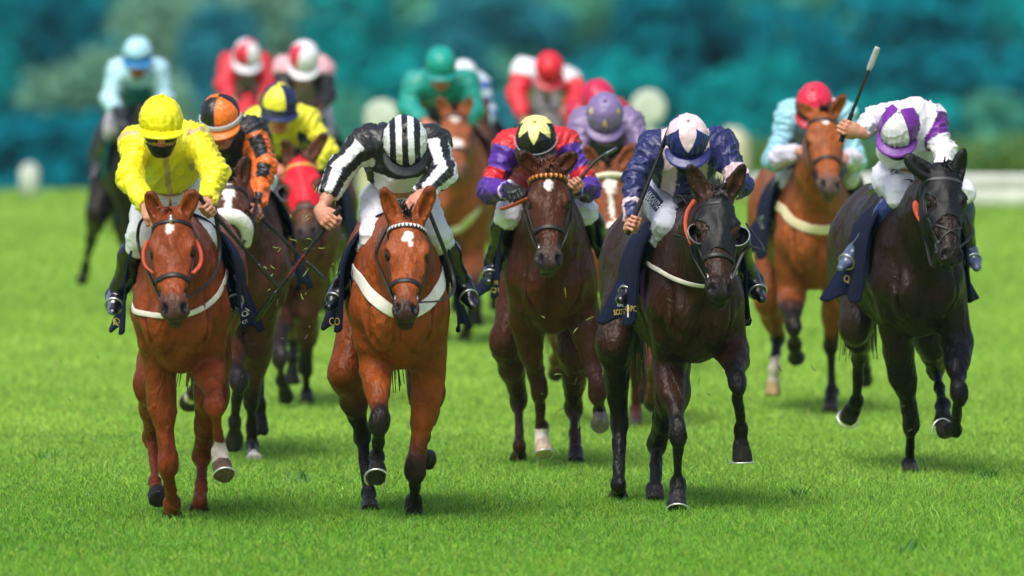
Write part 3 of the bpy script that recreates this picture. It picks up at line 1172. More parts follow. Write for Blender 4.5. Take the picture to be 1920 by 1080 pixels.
        so = s.get('socks', {}).get(key)
        if so:
            k = (tt + .10 * vnoise(P, 30, 8) > so) & near
            c = np.where(k[:, None], lin('#cfc3b6') * (1 + .08 * nz2)[:, None], c)
        k = (tt > 3.03) & (best < .1)
        hc = lin(s.get('hoof', {}).get(key, '#262220'))
        strk = vnoise(np.stack([np.arctan2((P - T) @ r, -(P - T) @ f) * 2, tt * .3, tt * 0], 1), 3, 9)
        c = np.where(k[:, None], hc * (1 + .35 * strk)[:, None], c)
        allt = np.where(near, np.minimum(allt, tt), allt)
    # muzzle, ears, nostrils
    mzc = lin(s.get('muzzle', '#241e1c'))
    k = smooth(.44, .54, ht + .03 * vnoise(P, 25, 31)) * (np.abs(hx) < .12) * (hn > -.2) * (ht < .7) * s.get('mk', .9)
    c = mix(c, mzc, k)
    for q in (-1, 1):
        k = ((hx - q * .046) ** 2 / .016 ** 2 + (ht - .556) ** 2 / .030 ** 2 + (hn - .012) ** 2 / .028 ** 2) < 1.15
        c[k] = lin('#0c0808')
        k2 = ((hx - q * .098) ** 2 / .03 ** 2 + (ht - .215) ** 2 / .036 ** 2 + (hn + .02) ** 2 / .034 ** 2) < 1
        c[k2] = c[k2] * .45
    k = inear & (eart > .75)
    c[k] = c[k] * .55
    # white marks on the face, in head coordinates (x, t, rx, rt)
    for mk in s.get('marks', []):
        x0, t0, rx, rt = mk[:4]
        e = ((hx - x0) / rx) ** 2 + ((ht - t0) / rt) ** 2 + .55 * vnoise(P, 45, 41) + .3 * vnoise(P, 90, 42)
        k = smooth(1.15, .85, e) * (hn > -.05) * (ht > 0) * (ht < .66)
        c = mix(c, lin('#e2d8cf'), k)
    root = thing('racehorse', s['label'], 'horse', (O[0], O[1], 0), 'racehorses galloping in the race')
    h.root = root
    body = mesh_np('body', P, F, M['coat'], root, None, c)
    h.P, h.F, h.N, h.c = P, F, N, c
    h.hx, h.ht, h.hn = hx, ht, hn
    hd_v = inhead | inear
    h.headv = hd_v
    h.bvh_body = bvh_of(P, F[~hd_v[F].any(1)])
    h.bvh_head = bvh_of(P, F[(hd_v | ((hn > -.3) & (ht > -.05) & (ht < .72) & (np.abs(hx) < .16)))[F].all(1)])
    if s.get('simple'):
        return h
    # eyes
    for q in (-1, 1):
        P_, F_ = sphere_mesh(H(q * .088, .215, -.020), .023 * g, 12)
        mesh_np('eye', P_, F_, M['eye'], root)
    # tail: a bundle of strands
    tb = L(0, -1.2, 1.33)
    mb = MB()
    for i in range(70):
        o = RNG.normal(0, .03, 3)
        e = tb + f * -.25 + z * (-.55 - .25 * RNG.random()) + r * RNG.normal(0, .07) + f * RNG.normal(0, .08)
        m_ = tb - f * .18 + z * .02 + o
        v, ff = tube(resample([tb + o * .6, m_, e], 8), [.008, .009, .009, .008, .007, .006, .004, .002], 4)
        mb.add(v, ff, dark * RNG.uniform(.7, 1.6))
    mb.build('tail', M['hair'], root)
    # mane strands along the crest and a forelock
    mb = MB()
    mc = lin(s.get('mane', '#17110f'))
    for i in range(s.get('nmane', 70)):
        t = (i + RNG.random()) / s.get('nmane', 70)
        p0 = (L(0, .12, 1.5) * t + H(0, 0, -.05) * (1 - t)) + z * .02 * (1 - abs(2 * t - 1)) + hr * RNG.normal(0, .012)
        ln = RNG.uniform(.05, .13)
        side = RNG.choice([-1, 1], p=[.35, .65])
        e = p0 + z * RNG.uniform(.01, .06) + hr * side * ln * .6 - f * ln * .6
        v, ff = tube(resample([p0 - z * .03, (p0 + e) / 2 + z * .02, e], 5), [.006, .006, .005, .003, .001], 3)
        mb.add(v, ff, mc * RNG.uniform(.6, 1.6))
    if mb.v:
        mb.build('mane', M['hair'], root)
    mb = MB()
    for i in range(s.get('nlock', 14)):
        p0 = H(RNG.normal(0, .012), RNG.uniform(-.03, .02), .02)
        e = H(RNG.normal(0, .025), RNG.uniform(-.05, .07), .06 + .03 * RNG.random())
        v, ff = tube(resample([p0, (p0 + e) / 2 + n * .01, e], 4), [.007, .007, .005, .001], 3)
        mb.add(v, ff, mc * RNG.uniform(.7, 1.5))
    mb.build('forelock', M['hair'], root)
    # racing plates
    for key in s.get('plates', []):
        E, K, Fk, cor, T, q = chains[key]
        hd = nrm(T - cor)
        u1 = nrm(f - hd * (f @ hd))
        if np.linalg.norm(f - hd * (f @ hd)) < .25:
            u1 = nrm(z - hd * (z @ hd))
        u2 = np.cross(hd, u1)
        ang = np.radians(np.linspace(-140, 140, 22))
        ring = [T + hd * .003 + (u1 * math.cos(t) + u2 * math.sin(t)) * .058 for t in ang]
        v, ff = tube(ring, .0045, 6)
        mesh_np('horseshoe', v, ff, M['shoe'], root)
    return h


def sphere_mesh(C, R, n=12, ax=None, rad=None):
    ax = np.eye(3) if ax is None else np.array(ax)
    rad = (R, R, R) if rad is None else rad
    th = np.linspace(.02, math.pi - .02, n)
    ph = np.arange(2 * n) * math.pi / n
    V = np.array([[math.sin(t) * math.cos(p) * rad[0], math.sin(t) * math.sin(p) * rad[1], math.cos(t) * rad[2]] for t in th for p in ph]) @ ax + np.asarray(C)
    m = 2 * n
    i, j = np.meshgrid(np.arange(n - 1), np.arange(m), indexing='ij')
    j2 = (j + 1) % m
    F = np.stack([i * m + j, (i + 1) * m + j, (i + 1) * m + j2, i * m + j2], -1).reshape(-1, 4)
    return V, F


# ------------------------------------------------------------------ tack
def head_loop(h, t0, t1, a0, a1, n=26):
    """points on the head surface round its axis from angle a0 to a1 (0 = face front, 90 = horse's picture-right side)"""
    out = []
    for k in range(n):
        u = k / (n - 1)
        ang = math.radians(a0 + (a1 - a0) * u)
        t = t0 + (t1 - t0) * (1 - math.cos(ang)) / 2
        ctr = h.H(0, t, -.06)
        dirv = h.n * math.cos(ang) + h.hr * math.sin(ang)
        hit = h.bvh_head.ray_cast(Vector(ctr + dirv * .3), Vector(-dirv))
        if hit[0] is not None:
            out.append(np.array(hit[0]))
        else:
            out.append(ctr + dirv * .08)
    return out


def head_line(h, pts, n=14):
    """strap down the side of the head through (angle, t) stations"""
    q = resample(np.array([(a_, t_, 0) for a_, t_ in pts], float), n)
    out = []
    for a_, t_, _ in q:
        ang = math.radians(a_)
        ctr = h.H(0, t_, -.06)
        dirv = h.n * math.cos(ang) + h.hr * math.sin(ang)
        hit = h.bvh_head.ray_cast(Vector(ctr + dirv * .3), Vector(-dirv))
        out.append(np.array(hit[0]) if hit[0] is not None else ctr + dirv * .09)
    return out


def strap_on(mb, pts, axisfun, width, th, col, lift=.003):
    pts = smooth_path(pts, 2)
    nor = np.array([nrm(p - axisfun(p)) for p in pts])
    v, ff = ribbon(pts, nor, width, th, lift)
    mb.add(v, ff, col)


def axis_head(h):
    def fn(p):
        t = (p - h.Pp) @ h.a / h.g
        return h.H(0, t, -.06)
    return fn


def bridle(h, s):
    g = h.g
    blk = lin('#1a1614')
    mb = MB()
    ax = axis_head(h)
    bw = s.get('brow', {})
    strap_on(mb, head_loop(h, .085, .05, -100, 100, 28), ax, .020 * g, .006, lin(bw.get('col', '#1c1715')))
    nbt = s.get('noseband', .375)
    if not s.get('crossnose'):
        strap_on(mb, head_loop(h, nbt, nbt + .02, -150, 150, 34), ax, .024 * g, .008, lin(s.get('nosecol', '#1c1715')))
    for q in (-1, 1):
        strap_on(mb, head_line(h, [(q * 105, .03), (q * 85, .15), (q * 80, .28), (q * 72, .46)]), ax, .016 * g, .006, blk)
        strap_on(mb, head_line(h, [(q * 112, .04), (q * 105, .18), (q * 100, .30), (q * 95, .38)]), ax, .012 * g, .005, blk)
    if s.get('crossnose'):
        for q in (-1, 1):
            strap_on(mb, head_line(h, [(q * 75, .33), (q * 30, .385), (-q * 5, .41), (-q * 40, .45), (-q * 75, .50)]), ax, .012 * g, .006, blk)
    o = mb.build('bridle', M['strap'], h.root)
    if bw.get('style') == 'teeth':         # white triangles on a black browband
        mb = MB()
        pts = smooth_path(head_loop(h, .085, .05, -92, 92, 60), 2)
        for i in range(2, 58, 3):
            p = pts[i]
            nn = nrm(p - ax(p))
            t_ = nrm(pts[i + 1] - pts[i - 1])
            u_ = np.cross(nn, t_)
            if u_ @ h.a > 0:
                u_ = -u_
            b = p + nn * .0105
            v = np.array([b - t_ * .008 - u_ * -.008, b + t_ * .008 + u_ * .008, b - u_ * .009, b - u_ * .009 + nn * .0005])
            v = np.array([b - t_ * .0085 + u_ * .009, b + t_ * .0085 + u_ * .009, b - u_ * .009 + t_ * .001, b - u_ * .009 - t_ * .001])
            mb.add(v, [[0, 1, 2, 3]], [.75, .75, .75])
        mb.build('browband_teeth', M['strap'], o, smooth_=False)
    if bw.get('style') == 'beads':
        mb = MB()
        pts = smooth_path(head_loop(h, .08, .05, -95, 95, 46), 2)
        cols = [lin('#c9a227'), lin('#141414'), lin('#b3241f')]
        for i in range(len(pts)):
            nn = nrm(pts[i] - ax(pts[i]))
            v, ff = sphere_mesh(pts[i] + nn * .009, .0125 * g, 6)
            mb.add(v, ff, cols[(i // 1) % 3])
        mb.build('browband_beads', M['strap'], o)
    if bw.get('style') == 'fleece':
        pts = smooth_path(head_loop(h, .085, .05, -95, 95, 30), 2)
        v, ff = tube(np.array(pts) + np.array([nrm(p - ax(p)) for p in pts]) * .012, .017 * g, 10)
        mesh_np('browband_fleece', v, ff, M['fleece'], o, col=np.tile(lin('#d9d3b8'), (len(v), 1)))
    if s.get('sheepskin'):
        pts = smooth_path(head_loop(h, .285, .33, -125, 125, 34), 2)
        nn = np.array([nrm(p - ax(p)) for p in pts])
        v, ff = tube(np.array(pts) + nn * .022, .042 * g, 14)
        v = v + (vnoise(v, 60, 2) * .004)[:, None] * nrm(h.n)
        mesh_np('sheepskin_noseband', v, ff, M['fleece'], o, col=np.tile(lin('#dcdad4'), (len(v), 1)))
    # bit rings and metal
    for q in (-1, 1):
        mb = MB()
        c = head_line(h, [(q * 78, .47), (q * 78, .471)], 2)[0]
        ring = [c + h.hr * q * .008 + (h.a * math.cos(t) + h.n * math.sin(t)) * .030 * g for t in np.linspace(0, 2 * math.pi, 20)]
        v, ff = tube(ring, .0045, 6, caps=False)
        mb.add(v, ff, [.7, .7, .7])
        mb.build('bit_ring', M['metal'], o)
    if bw.get('stud'):
        mb = MB()
        p = head_loop(h, .085, .05, -4, 4, 3)[1]
        for dt, rr in ((0, .012), (-.018, .009)):
            v, ff = sphere_mesh(p + h.n * .011 + h.a * dt, rr, 8)
            mb.add(v, ff, [.8, .8, .75])
        mb.build('browband_badge', M['metal'], o)
    # reins
    mb = MB()
    for q, key in ((-1, 'reina'), (1, 'reinb')):
        R_ = s.get(key)
        c = head_line(h, [(q * 80, .47), (q * 80, .471)], 2)[0] + h.hr * q * .012
        if R_ is None:
            continue
        pts = [c] + [pt(x, y, h.Y0 - ff) for x, y, ff in R_]
        pts = resample(pts, 30)
        v, ff = tube(pts, .010 * g, 8, flat=.45)
        mb.add(v, ff, blk)
    if mb.v:
        mb.build('rein', M['strap'], h.root)
    for q, key in ((-1, 'rubbera'), (1, 'rubberb')):
        R_ = s.get(key)
        if R_:
            pts = resample([pt(x, y, h.Y0 - ff) for x, y, ff in R_], 24)
            v, ff = tube(pts, s.get('rubberw', .013), 8, flat=.5)
            mesh_np('rubber_rein_grip', v, ff, M['webbing'], h.root, col=np.tile(lin('#b8482a'), (len(v), 1)))
    return o


def breast_girth(h, path, width, col, mat='webbing', name='breast_girth', ends=True):
    p, nn = cast_path(h.bvh_body, path, 40)
    if len(p) < 4:
        return
    ext = []
    if ends:
        for q in (-1, 1):
            e0 = p[0] if q < 0 else p[-1]
            loc = (e0 - h.O) @ h.f
            for kk in (1, 2, 3, 4):
                ff_ = loc - (loc + .08) * kk / 4
                zz_ = e0[2] + (1.24 - e0[2]) * kk / 4
                o_ = h.L(q * .7, ff_, 0) + np.array([0, 0, zz_])
                hit = h.bvh_body.ray_cast(Vector(o_), Vector(-h.r * q))
                if hit[0] is None:
                    continue
                if q < 0:
                    p.insert(0, np.array(hit[0]))
                    nn.insert(0, np.array(hit[1]))
                else:
                    p.append(np.array(hit[0]))
                    nn.append(np.array(hit[1]))
    p = smooth_path(p, 3)
    nn = np.array([nrm(x) for x in smooth_path(nn, 5)])
    v, ff = ribbon(p, nn, width, .007, .006)
    c = np.tile(lin(col), (len(v), 1)) * (1 + .1 * vnoise(v, 60, 4))[:, None]
    return mesh_np(name, v, ff, M[mat], h.root, col=c)


def surface_ring(h, f0, colfun, name, a0=-178, a1=178, n=60, f1=None):
    """strap round the barrel at station f0"""
    P = []
    for k in range(n):
        ang = math.radians(a0 + (a1 - a0) * k / (n - 1))
        ff = f0 if f1 is None else f0 + (f1 - f0) * (1 - math.cos(ang)) / 2
        ctr = h.L(0, ff, 1.12)
        d = np.array([0, 0, -1.0]) * math.cos(ang) + h.r * math.sin(ang)
        hit = h.bvh_body.ray_cast(Vector(ctr + d * .7), Vector(-d))
        P.append(np.array(hit[0]) if hit[0] is not None else ctr + d * .33)
    P = smooth_path(P, 4)
    mb = MB()
    nn = np.array([nrm(p - h.L(0, f0, 1.12)) for p in P])
    for off, wd, col, th in colfun:
        v, ff = ribbon(P + h.f * off, nn, wd, th, .006)
        mb.add(v, ff, col)
    return mb.build(name, M['webbing'], h.root)


CL = .42


def cloth_point(h, u, v, s):
    """saddle cloth surface: u 0 (front) .. 1 (back), v -1 (picture left hem) .. 1"""
    ff = .15 - CL * u
    q = 1 if v > 0 else -1
    av = abs(v)
    drop = s.get('drop', .0)
    flare = s.get('flare', .06)
    rx = .262 + .015 * u
    top = 1.50 - .05 * u
    if av < .5:
        t = av / .5 * math.pi / 2
        x = rx * math.sin(t) + .01
        z_ = 1.14 + (top - 1.14) * math.cos(t)
    else:
        t = (av - .5) / .5
        x = rx + .01 + .012 * math.sin(u * 11 + q) * t
        z_ = 1.14 - (.215 + drop + .02 * math.sin(u * 9)) * t
    t2 = max(0, (av - .5) / .5)
    x += flare * t2 ** (1.7 - .7 * u) * (.2 + 1.0 * u * u)
    ff = ff - .05 * max(0, av - .5) * 2
    return h.L(q * x, ff, z_)


def letter_on(parent, bvh, txt, mat, x0, y0, dx, dy, hpx, wpx=None, lift=.003, flip=1):
    """raised lettering laid on a surface: baseline start (x0, y0), direction (dx, dy), cap height in photo pixels"""
    cu = bpy.data.curves.new('lettering', 'FONT')
    cu.body = txt
    cu.size = 1
    cu.resolution_u = 3
    to = bpy.data.objects.new('tmp', cu)
    COL.objects.link(to)
    dg = bpy.context.evaluated_depsgraph_get()
    me = bpy.data.meshes.new_from_object(to.evaluated_get(dg))
    bpy.data.objects.remove(to)
    co = np.zeros(len(me.vertices) * 3)
    me.vertices.foreach_get('co', co)
    co = co.reshape(-1, 3)
    hh = hpx / .70
    ww = hh if wpx is None else wpx / (co[:, 0].max() - co[:, 0].min() + 1e-6)
    d = np.array([dx, dy], float) / math.hypot(dx, dy)
    up = np.array([d[1], -d[0]]) * flip
    best = None
    x1 = co[:, 0].max() - co[:, 0].min()
    samp = [(a, b) for a in (0, .25, .5, .75, 1) for b in (0, .7)]
    for rr_ in range(0, 34, 2):
        for th in range(0, 360, 30):
            sh = np.array([math.cos(math.radians(th)), math.sin(math.radians(th))]) * rr_
            if all(cast(bvh, *(np.array([x0, y0]) + sh + d * a * x1 * ww + up * b * hh))[0] is not None for a, b in samp):
                best = sh
                break
        if best is not None:
            break
    if best is None:
        return None
    x0, y0 = x0 + best[0], y0 + best[1]
    pts, miss = [], 0
    for x, y, _ in co:
        px = np.array([x0, y0]) + d * (x - co[:, 0].min()) * ww + up * y * hh
        p, nn = cast(bvh, px[0], px[1])
        pts.append((px, p, nn))
        miss += p is None
    if miss > .5 * len(pts):
        return None
    ym = np.mean([p[1] for _, p, _ in pts if p is not None])
    out = [p + (nn if nn @ np.array([0, -1, 0]) > 0 else -nn) * lift if p is not None else pt(px[0], px[1], ym - lift) for px, p, nn in pts]
    me.vertices.foreach_set('co', (np.array(out) - np.array(base_of(parent))).astype(np.float32).ravel())
    me.materials.clear()
    me.materials.append(M[mat])
    me.name = 'lettering'
    lo = bpy.data.objects.new('lettering', me)
    COL.objects.link(lo)
    lo.parent = parent
    return lo


def patch_on(parent, bvh, corners, col, name='badge', lift=.0025, n=14):
    c = np.array(corners, float)
    V, N_ = [], []
    for i in range(n):
        for j in range(n):
            u, v = i / (n - 1), j / (n - 1)
            px = (c[0] * (1 - u) + c[1] * u) * (1 - v) + (c[3] * (1 - u) + c[2] * u) * v
            p, nn = cast(bvh, px[0], px[1])
            if p is None:
                p, nn = (V[-1], N_[-1]) if V else (None, None)
                if p is None:
                    return None
            V.append(p)
            N_.append(nn)
    V, N_ = np.array(V), np.array(N_)
    N_[(N_ @ np.array([0, -1, 0])) < 0] *= -1
    i, j = np.meshgrid(np.arange(n - 1), np.arange(n - 1), indexing='ij')
    F = np.stack([i * n + j, (i + 1) * n + j, (i + 1) * n + j + 1, i * n + j + 1], -1).reshape(-1, 4)
    P, F = shell(V, F, N_, np.ones(len(V), bool), lift)
    return mesh_np(name, P, F, M['silk'], parent, col=np.tile(lin(col), (len(P), 1)))


def saddle_cloth(h, s):
    nu, nv = 26, 61
    V = np.array([cloth_point(h, u, v, s) for u in np.linspace(0, 1, nu) for v in np.linspace(-1, 1, nv)])
    i, j = np.meshgrid(np.arange(nu - 1), np.arange(nv - 1), indexing='ij')
    F = np.stack([i * nv + j, i * nv + j + 1, (i + 1) * nv + j + 1, (i + 1) * nv + j], -1).reshape(-1, 4)
    N = normals(V, F)
    if N[nv // 2][2] < 0:
        F = F[:, ::-1]
        N = -N
    P2, F2 = shell(V, F, N, np.ones(len(V), bool), .006)
    c = np.tile(lin(s.get('clothcol', '#0d1330')), (len(P2), 1))
    o = mesh_np('saddle_cloth', P2, F2, M['felt'], h.root, col=c)
    cb = bvh_of(P2, F2)
    for args in s.get('letters', []):
        letter_on(o, cb, *args)
    # saddle: a small racing saddle on top
    fld = Field()
    fld.cap(h.L(0, -.08, 1.53), h.L(0, -.5, 1.52), .035, .04, k=.03)
    for q in (-1, 1):
        fld.cap(h.L(q * .10, -.05, 1.46), h.L(q * .25, -.1, 1.22), .035, .03, k=.04)
        fld.cap(h.L(q * .06, -.1, 1.5), h.L(q * .10, -.45, 1.48), .04, .045, k=.04)
    P, F = fld.build(.014)
    mesh_np('saddle', P, F, M['leather'], h.root, col=np.tile(lin('#14110f'), (len(P), 1)))
    return o


def hood(h, s, name='hood'):
    """cloth hood over the face: the head's surface lifted, with eye holes"""
    hx, ht, hn = h.hx, h.ht, h.hn
    tmax = s.get('hood_to', .36)
    keep = (ht > s.get('hood_from', .0)) & (ht < tmax + .10 * (np.abs(hx) / .1) ** 2) & (np.abs(hx) < .17) & (hn > -.20) & (hn < .12)
    ear = np.zeros(len(hx), bool)
    for b, tip, e, fr, el in h.ears:
        t = (h.P - b) @ e
        dd = np.linalg.norm(h.P - b - e * np.clip(t, 0, el)[:, None], axis=1)
        ear |= (t > -.03) & (dd < .062)
    if s.get('hood_ears'):
        keep |= ear & (t < 9)
        keep |= (ht > -.05) & (ht <= .02) & (np.abs(hx) < .12) & (hn > -.1)
    else:
        keep &= ~ear
    for q in (-1, 1):
        keep &= ((hx - q * .098) ** 2 + (ht - .218) ** 2 + (hn + .02) ** 2) > s.get('eyehole', .042) ** 2
    V, F = shell(h.P, h.F, h.N, keep, .006)
    c = np.tile(lin(s['hoodcol']), (len(V), 1))
    tt = (V - h.Pp) @ h.a / h.g
    hh = ((V - h.Pp) @ h.hr) / h.g
    if s.get('hood_seam'):
        c = np.where((np.abs(np.abs(hh) - .018) < .004)[:, None], c * .45, c)
    o = mesh_np(name, V, F, M['hood'], h.root, col=c)
    if s.get('blinkers'):
        for q in (-1, 1):
            ctr = h.H(q * .088, .235, -.025)
            axo = nrm(h.hr * q * .9 - h.a * .0 + h.n * .28)     # cup bulges outwards, open to the front
            op = nrm(h.n * 1.0 - h.hr * q * .35 + h.a * .1)
            u2 = np.cross(op, h.a)
            R = .054 * h.g
            mb = MB()
            # half dome opening along op
            nT, nP = 10, 20
            V = []
            for i in range(nT):
                th = math.pi / 2 * (1 - i / (nT - 1)) * 1.0
                for j in range(nP):
                    ph = 2 * math.pi * j / nP
                    dirv = -op * math.cos(th) * .8 + (h.a * math.cos(ph) + u2 * math.sin(ph)) * math.sin(th)
                    V.append(ctr + axo * .018 + op * .012 + dirv * R)
            V = np.array(V)
            i, j = np.meshgrid(np.arange(nT - 1), np.arange(nP), indexing='ij')
            j2 = (j + 1) % nP
            F = np.stack([i * nP + j, i * nP + j2, (i + 1) * nP + j2, (i + 1) * nP + j], -1).reshape(-1, 4)
            mb.add(V, F, lin('#0b0b0c'))
            rim = [ctr + axo * .018 + op * .012 + (h.a * math.cos(t) + u2 * math.sin(t)) * R for t in np.linspace(0, 2 * math.pi, 28)]
            v, ff = tube(rim, .0038, 6, caps=False)
            mb.add(v, ff, lin('#6a6e72'))
            mb.build('blinker', M['leather'], o)
    return o
# ------------------------------------------------------------------ jockeys
def seg_near(P, segs):
    """nearest segment, parameter along it and distance"""
    best = np.full(len(P), 9.0)
    idx = np.zeros(len(P), int)
    tt = np.zeros(len(P))
    for i, (A, B, rr) in enumerate(segs):
        ba = B - A
        t = np.clip((P - A) @ ba / (ba @ ba + 1e-9), 0, 1)
        d = np.linalg.norm(P - A - t[:, None] * ba, axis=1) - rr
        m = d < best
        best = np.where(m, d, best)
        idx = np.where(m, i, idx)
        tt = np.where(m, t, tt)
    return idx, tt, best


def make_hand(fld, W, d, s_, p, curl=(55, 125, 195), side=1):
    d, s_, p = nrm(d), nrm(s_), nrm(p)
    fld.ell(W + d * .048 + p * .004, (s_, d, p), (.042, .054, .019), .012)
    fld.cap(W - d * .03, W + d * .03, .027, .029, k=.02, u=p, su=.75)
    for i in range(4):
        b = W + d * (.088 - .006 * abs(i - 1.2)) + s_ * (i - 1.5) * .0205
        ln = [.92, 1.0, .95, .78][i]
        q = b
        for j, (l_, rr) in enumerate(((.043, .0098), (.027, .0088), (.021, .0078))):
            ang = math.radians(curl[j] + (i - 1.5) * 4)
            e = q + (d * math.cos(ang) + p * math.sin(ang)) * l_ * ln
            fld.cap(q, e, rr, rr * .93, k=.004)
            q = e
        fld.ell(b, (s_, d, p), (.0105, .011, .0105), .006)
    b = W + d * .03 - s_ * .036 + p * .012
    m1 = b + d * .034 - s_ * .014 + p * .024
    m2 = m1 + d * .022 + p * .024 + s_ * .012
    m3 = m2 + s_ * .020 + d * .006 + p * .006
    fld.cap(b, m1, .015, .011, k=.012)
    fld.cap(m1, m2, .0105, .0095, k=.004)
    fld.cap(m2, m3, .0095, .008, k=.004)


def cat_mesh(parts):
    P, F, C = [], [], []
    n = 0
    for p, f, c in parts:
        P.append(p)
        F.append(f + n)
        C.append(c)
        n += len(p)
    return np.concatenate(P), np.concatenate(F), np.concatenate(C)


def make_jockey(s):
    Y0 = s['Y']
    q = 55.05 / Y0
    hx, hy = s['head'][:2]
    hf_ = s['head'][2] if len(s['head']) > 2 else .45
    D = dict(sha=(-58, 36, .2), shb=(58, 36, .2), ela=(-72, 105, .38), elb=(72, 105, .38), wra=(-45, 150, .6), wrb=(45, 150, .6),
             pel=(5, 130, -.2), kna=(-58, 205, .12), knb=(58, 205, .12), ana=(-100, 315, -.1), anb=(100, 315, -.1), toa=(-106, 338, .06), tob=(106, 338, .06))
    J = {}
    for k, (dx, dy, ff) in D.items():
        if k in s:
            J[k] = pt(s[k][0], s[k][1], Y0 - s[k][2])
        else:
            J[k] = pt(hx + dx * q, hy + dy * q, Y0 - ff)
    Hc = pt(hx, hy, Y0 - hf_)
    pitch, yaw, roll = s.get('face', (40, 0, 0))
    hl = np.array([1.0, 0, 0])
    hf = np.array([0, -math.cos(math.radians(pitch)), -math.sin(math.radians(pitch))])
    hu = np.array([0, -math.sin(math.radians(pitch)), math.cos(math.radians(pitch))])
    zz = np.array([0, 0, 1.0])
    hl, hf, hu = [rot(v, zz, yaw) for v in (hl, hf, hu)]
    hl, hu = rot(hl, hf, roll), rot(hu, hf, roll)
    fine = s.get('fine', True)
    C = (J['sha'] + J['shb']) / 2
    Pv = J['pel']
    lat = nrm(J['shb'] - J['sha'])
    ta = nrm(Pv - C)
    lat = nrm(lat - ta * (lat @ ta))
    tf = np.cross(lat, ta)
    if tf @ np.array([0, -1, -.3]) < 0:
        tf = -tf                                   # front of the chest
    hipa, hipb = Pv - lat * .09, Pv + lat * .09
    skin = lin(s.get('skin', '#c08a72'))
    root_p = (Pv + C) / 2
    root = thing('person', s['label'], 'jockey', (float(Pv[0]), float(Pv[1]), float(J['ana'][2])), 'jockeys riding in the race')
    parts = []
    # hands follow the whip or the reins
    wh = s.get('whip')
    W = {}
    for k in 'ab':
        el = J['el' + k]
        wr = J['wr' + k]
        d = nrm(wr - el)
        if wh and wh['hand'] == k:
            A, B = pt(*wh['A'][:2], Y0 - wh['A'][2]), pt(*wh['B'][:2], Y0 - wh['B'][2])
            g = A + (B - A) * wh['t']
            s_ = nrm(B - A) * wh.get('flip', 1)
            d = nrm(g - el) if 'hd' not in wh else nrm(wh['hd'])
            d = nrm(d - s_ * (d @ s_))
            p = np.cross(d, s_) * wh.get('palm', 1)
            wr = g - d * .072 - p * .030
        else:
            hd = s.get('hd' + k)
            d = nrm(d + np.array([0, -.25, -.25])) if hd is None else nrm(hd)
            s_ = nrm(np.array([1.0, 0, .25]) if k == 'a' else np.array([-1.0, 0, .25]))
            s_ = -s_
            s_ = nrm(s_ - d * (s_ @ d))
            p = np.cross(d, s_)
            if p[2] > 0:
                p = -p
        W[k] = (wr, d, s_, p)
    # coarse body under the clothes
    fld = Field()
    fld.cap(J['sha'], J['shb'], .05, .05, k=.03)
    fld.cap(C + ta * .09, Pv, .085, .10, k=.05, u=lat, su=1.25)
    for k, hip in (('a', hipa), ('b', hipb)):
        fld.cap(J['sh' + k], J['el' + k], .045, .036, k=.03)
        fld.cap(J['el' + k], W[k][0], .036, .024, k=.02)
        fld.cap(hip, J['kn' + k], .075, .05, k=.04)
        fld.cap(J['kn' + k], J['an' + k], .043, .028, k=.03)
        fld.cap(J['an' + k], J['an' + k] + (J['to' + k] - J['an' + k]) * .5, .026, .02, k=.02)
    fld.cap(C, Hc - hu * .08 - hf * .02, .04, .045, k=.03)
    P, F = fld.build(.016)
    parts.append((P, F, np.tile(skin, (len(P), 1))))
    # fine head
    hh = lambda l, f_, u: Hc + hl * l + hf * f_ + hu * u
    fld = Field()
    ax = (hl, hf, hu)
    fld.ell(hh(0, 0, 0), ax, (.074, .092, .095))
    fld.ell(hh(0, .035, -.07), ax, (.060, .066, .078), .03)
    fld.ell(hh(0, .068, -.128), ax, (.028, .026, .022), .03)
    for sg in (-1, 1):
        fld.cap(hh(sg * .055, -.005, -.085), hh(sg * .022, .065, -.13), .018, .018, k=.03)
        fld.ell(hh(sg * .042, .07, -.062), ax, (.024, .022, .02), .02)
        fld.ell(hh(sg * .032, .096, -.03), ax, (.019, .014, .011), .012, -1)
        fld.ell(hh(sg * .078, -.005, -.055), ax, (.010, .022, .032), .008)
        fld.ell(hh(sg * .011, .104, -.072), ax, (.009, .010, .008), .008)
    fld.cap(hh(0, .092, -.025), hh(0, .112, -.066), .010, .013, k=.014)
    fld.ell(hh(0, .09, -.095), ax, (.024, .012, .007), .008)
    fld.ell(hh(0, .088, -.108), ax, (.021, .012, .008), .008)
    fld.cap(hh(-.02, .103, -.1015), hh(.02, .103, -.1015), .0025, .0025, k=.004, op=-1)
    fld.cap(hh(0, -.02, -.06), C + (hh(0, -.02, -.06) - C) * .3, .052, .045, k=.03)
    P, F = fld.build(.0055 if fine else .011)
    rel = P - Hc
    pu, pf, pl = rel @ hu, rel @ hf, rel @ hl
    c = np.tile(skin, (len(P), 1)) * (1 + .08 * vnoise(P, 40, 3))[:, None]
    c = np.where(((pu < -.088) & (pu > -.114) & (pf > .085) & (np.abs(pl) < .024))[:, None], c * [.8, .5, .5], c)
    c = mix(c, skin * [1.1, .75, .7], smooth(.02, .0, np.abs(pu + .068) - .008) * (pf > .1) * .6)
    hair = (pu > -.03) & (pf < .03) | (pf < -.03) & (pu > -.09)
    c[hair] = lin('#2a1d16')
    parts.append((P, F, c))
    HP, HF, HN = P, F, normals(P, F)
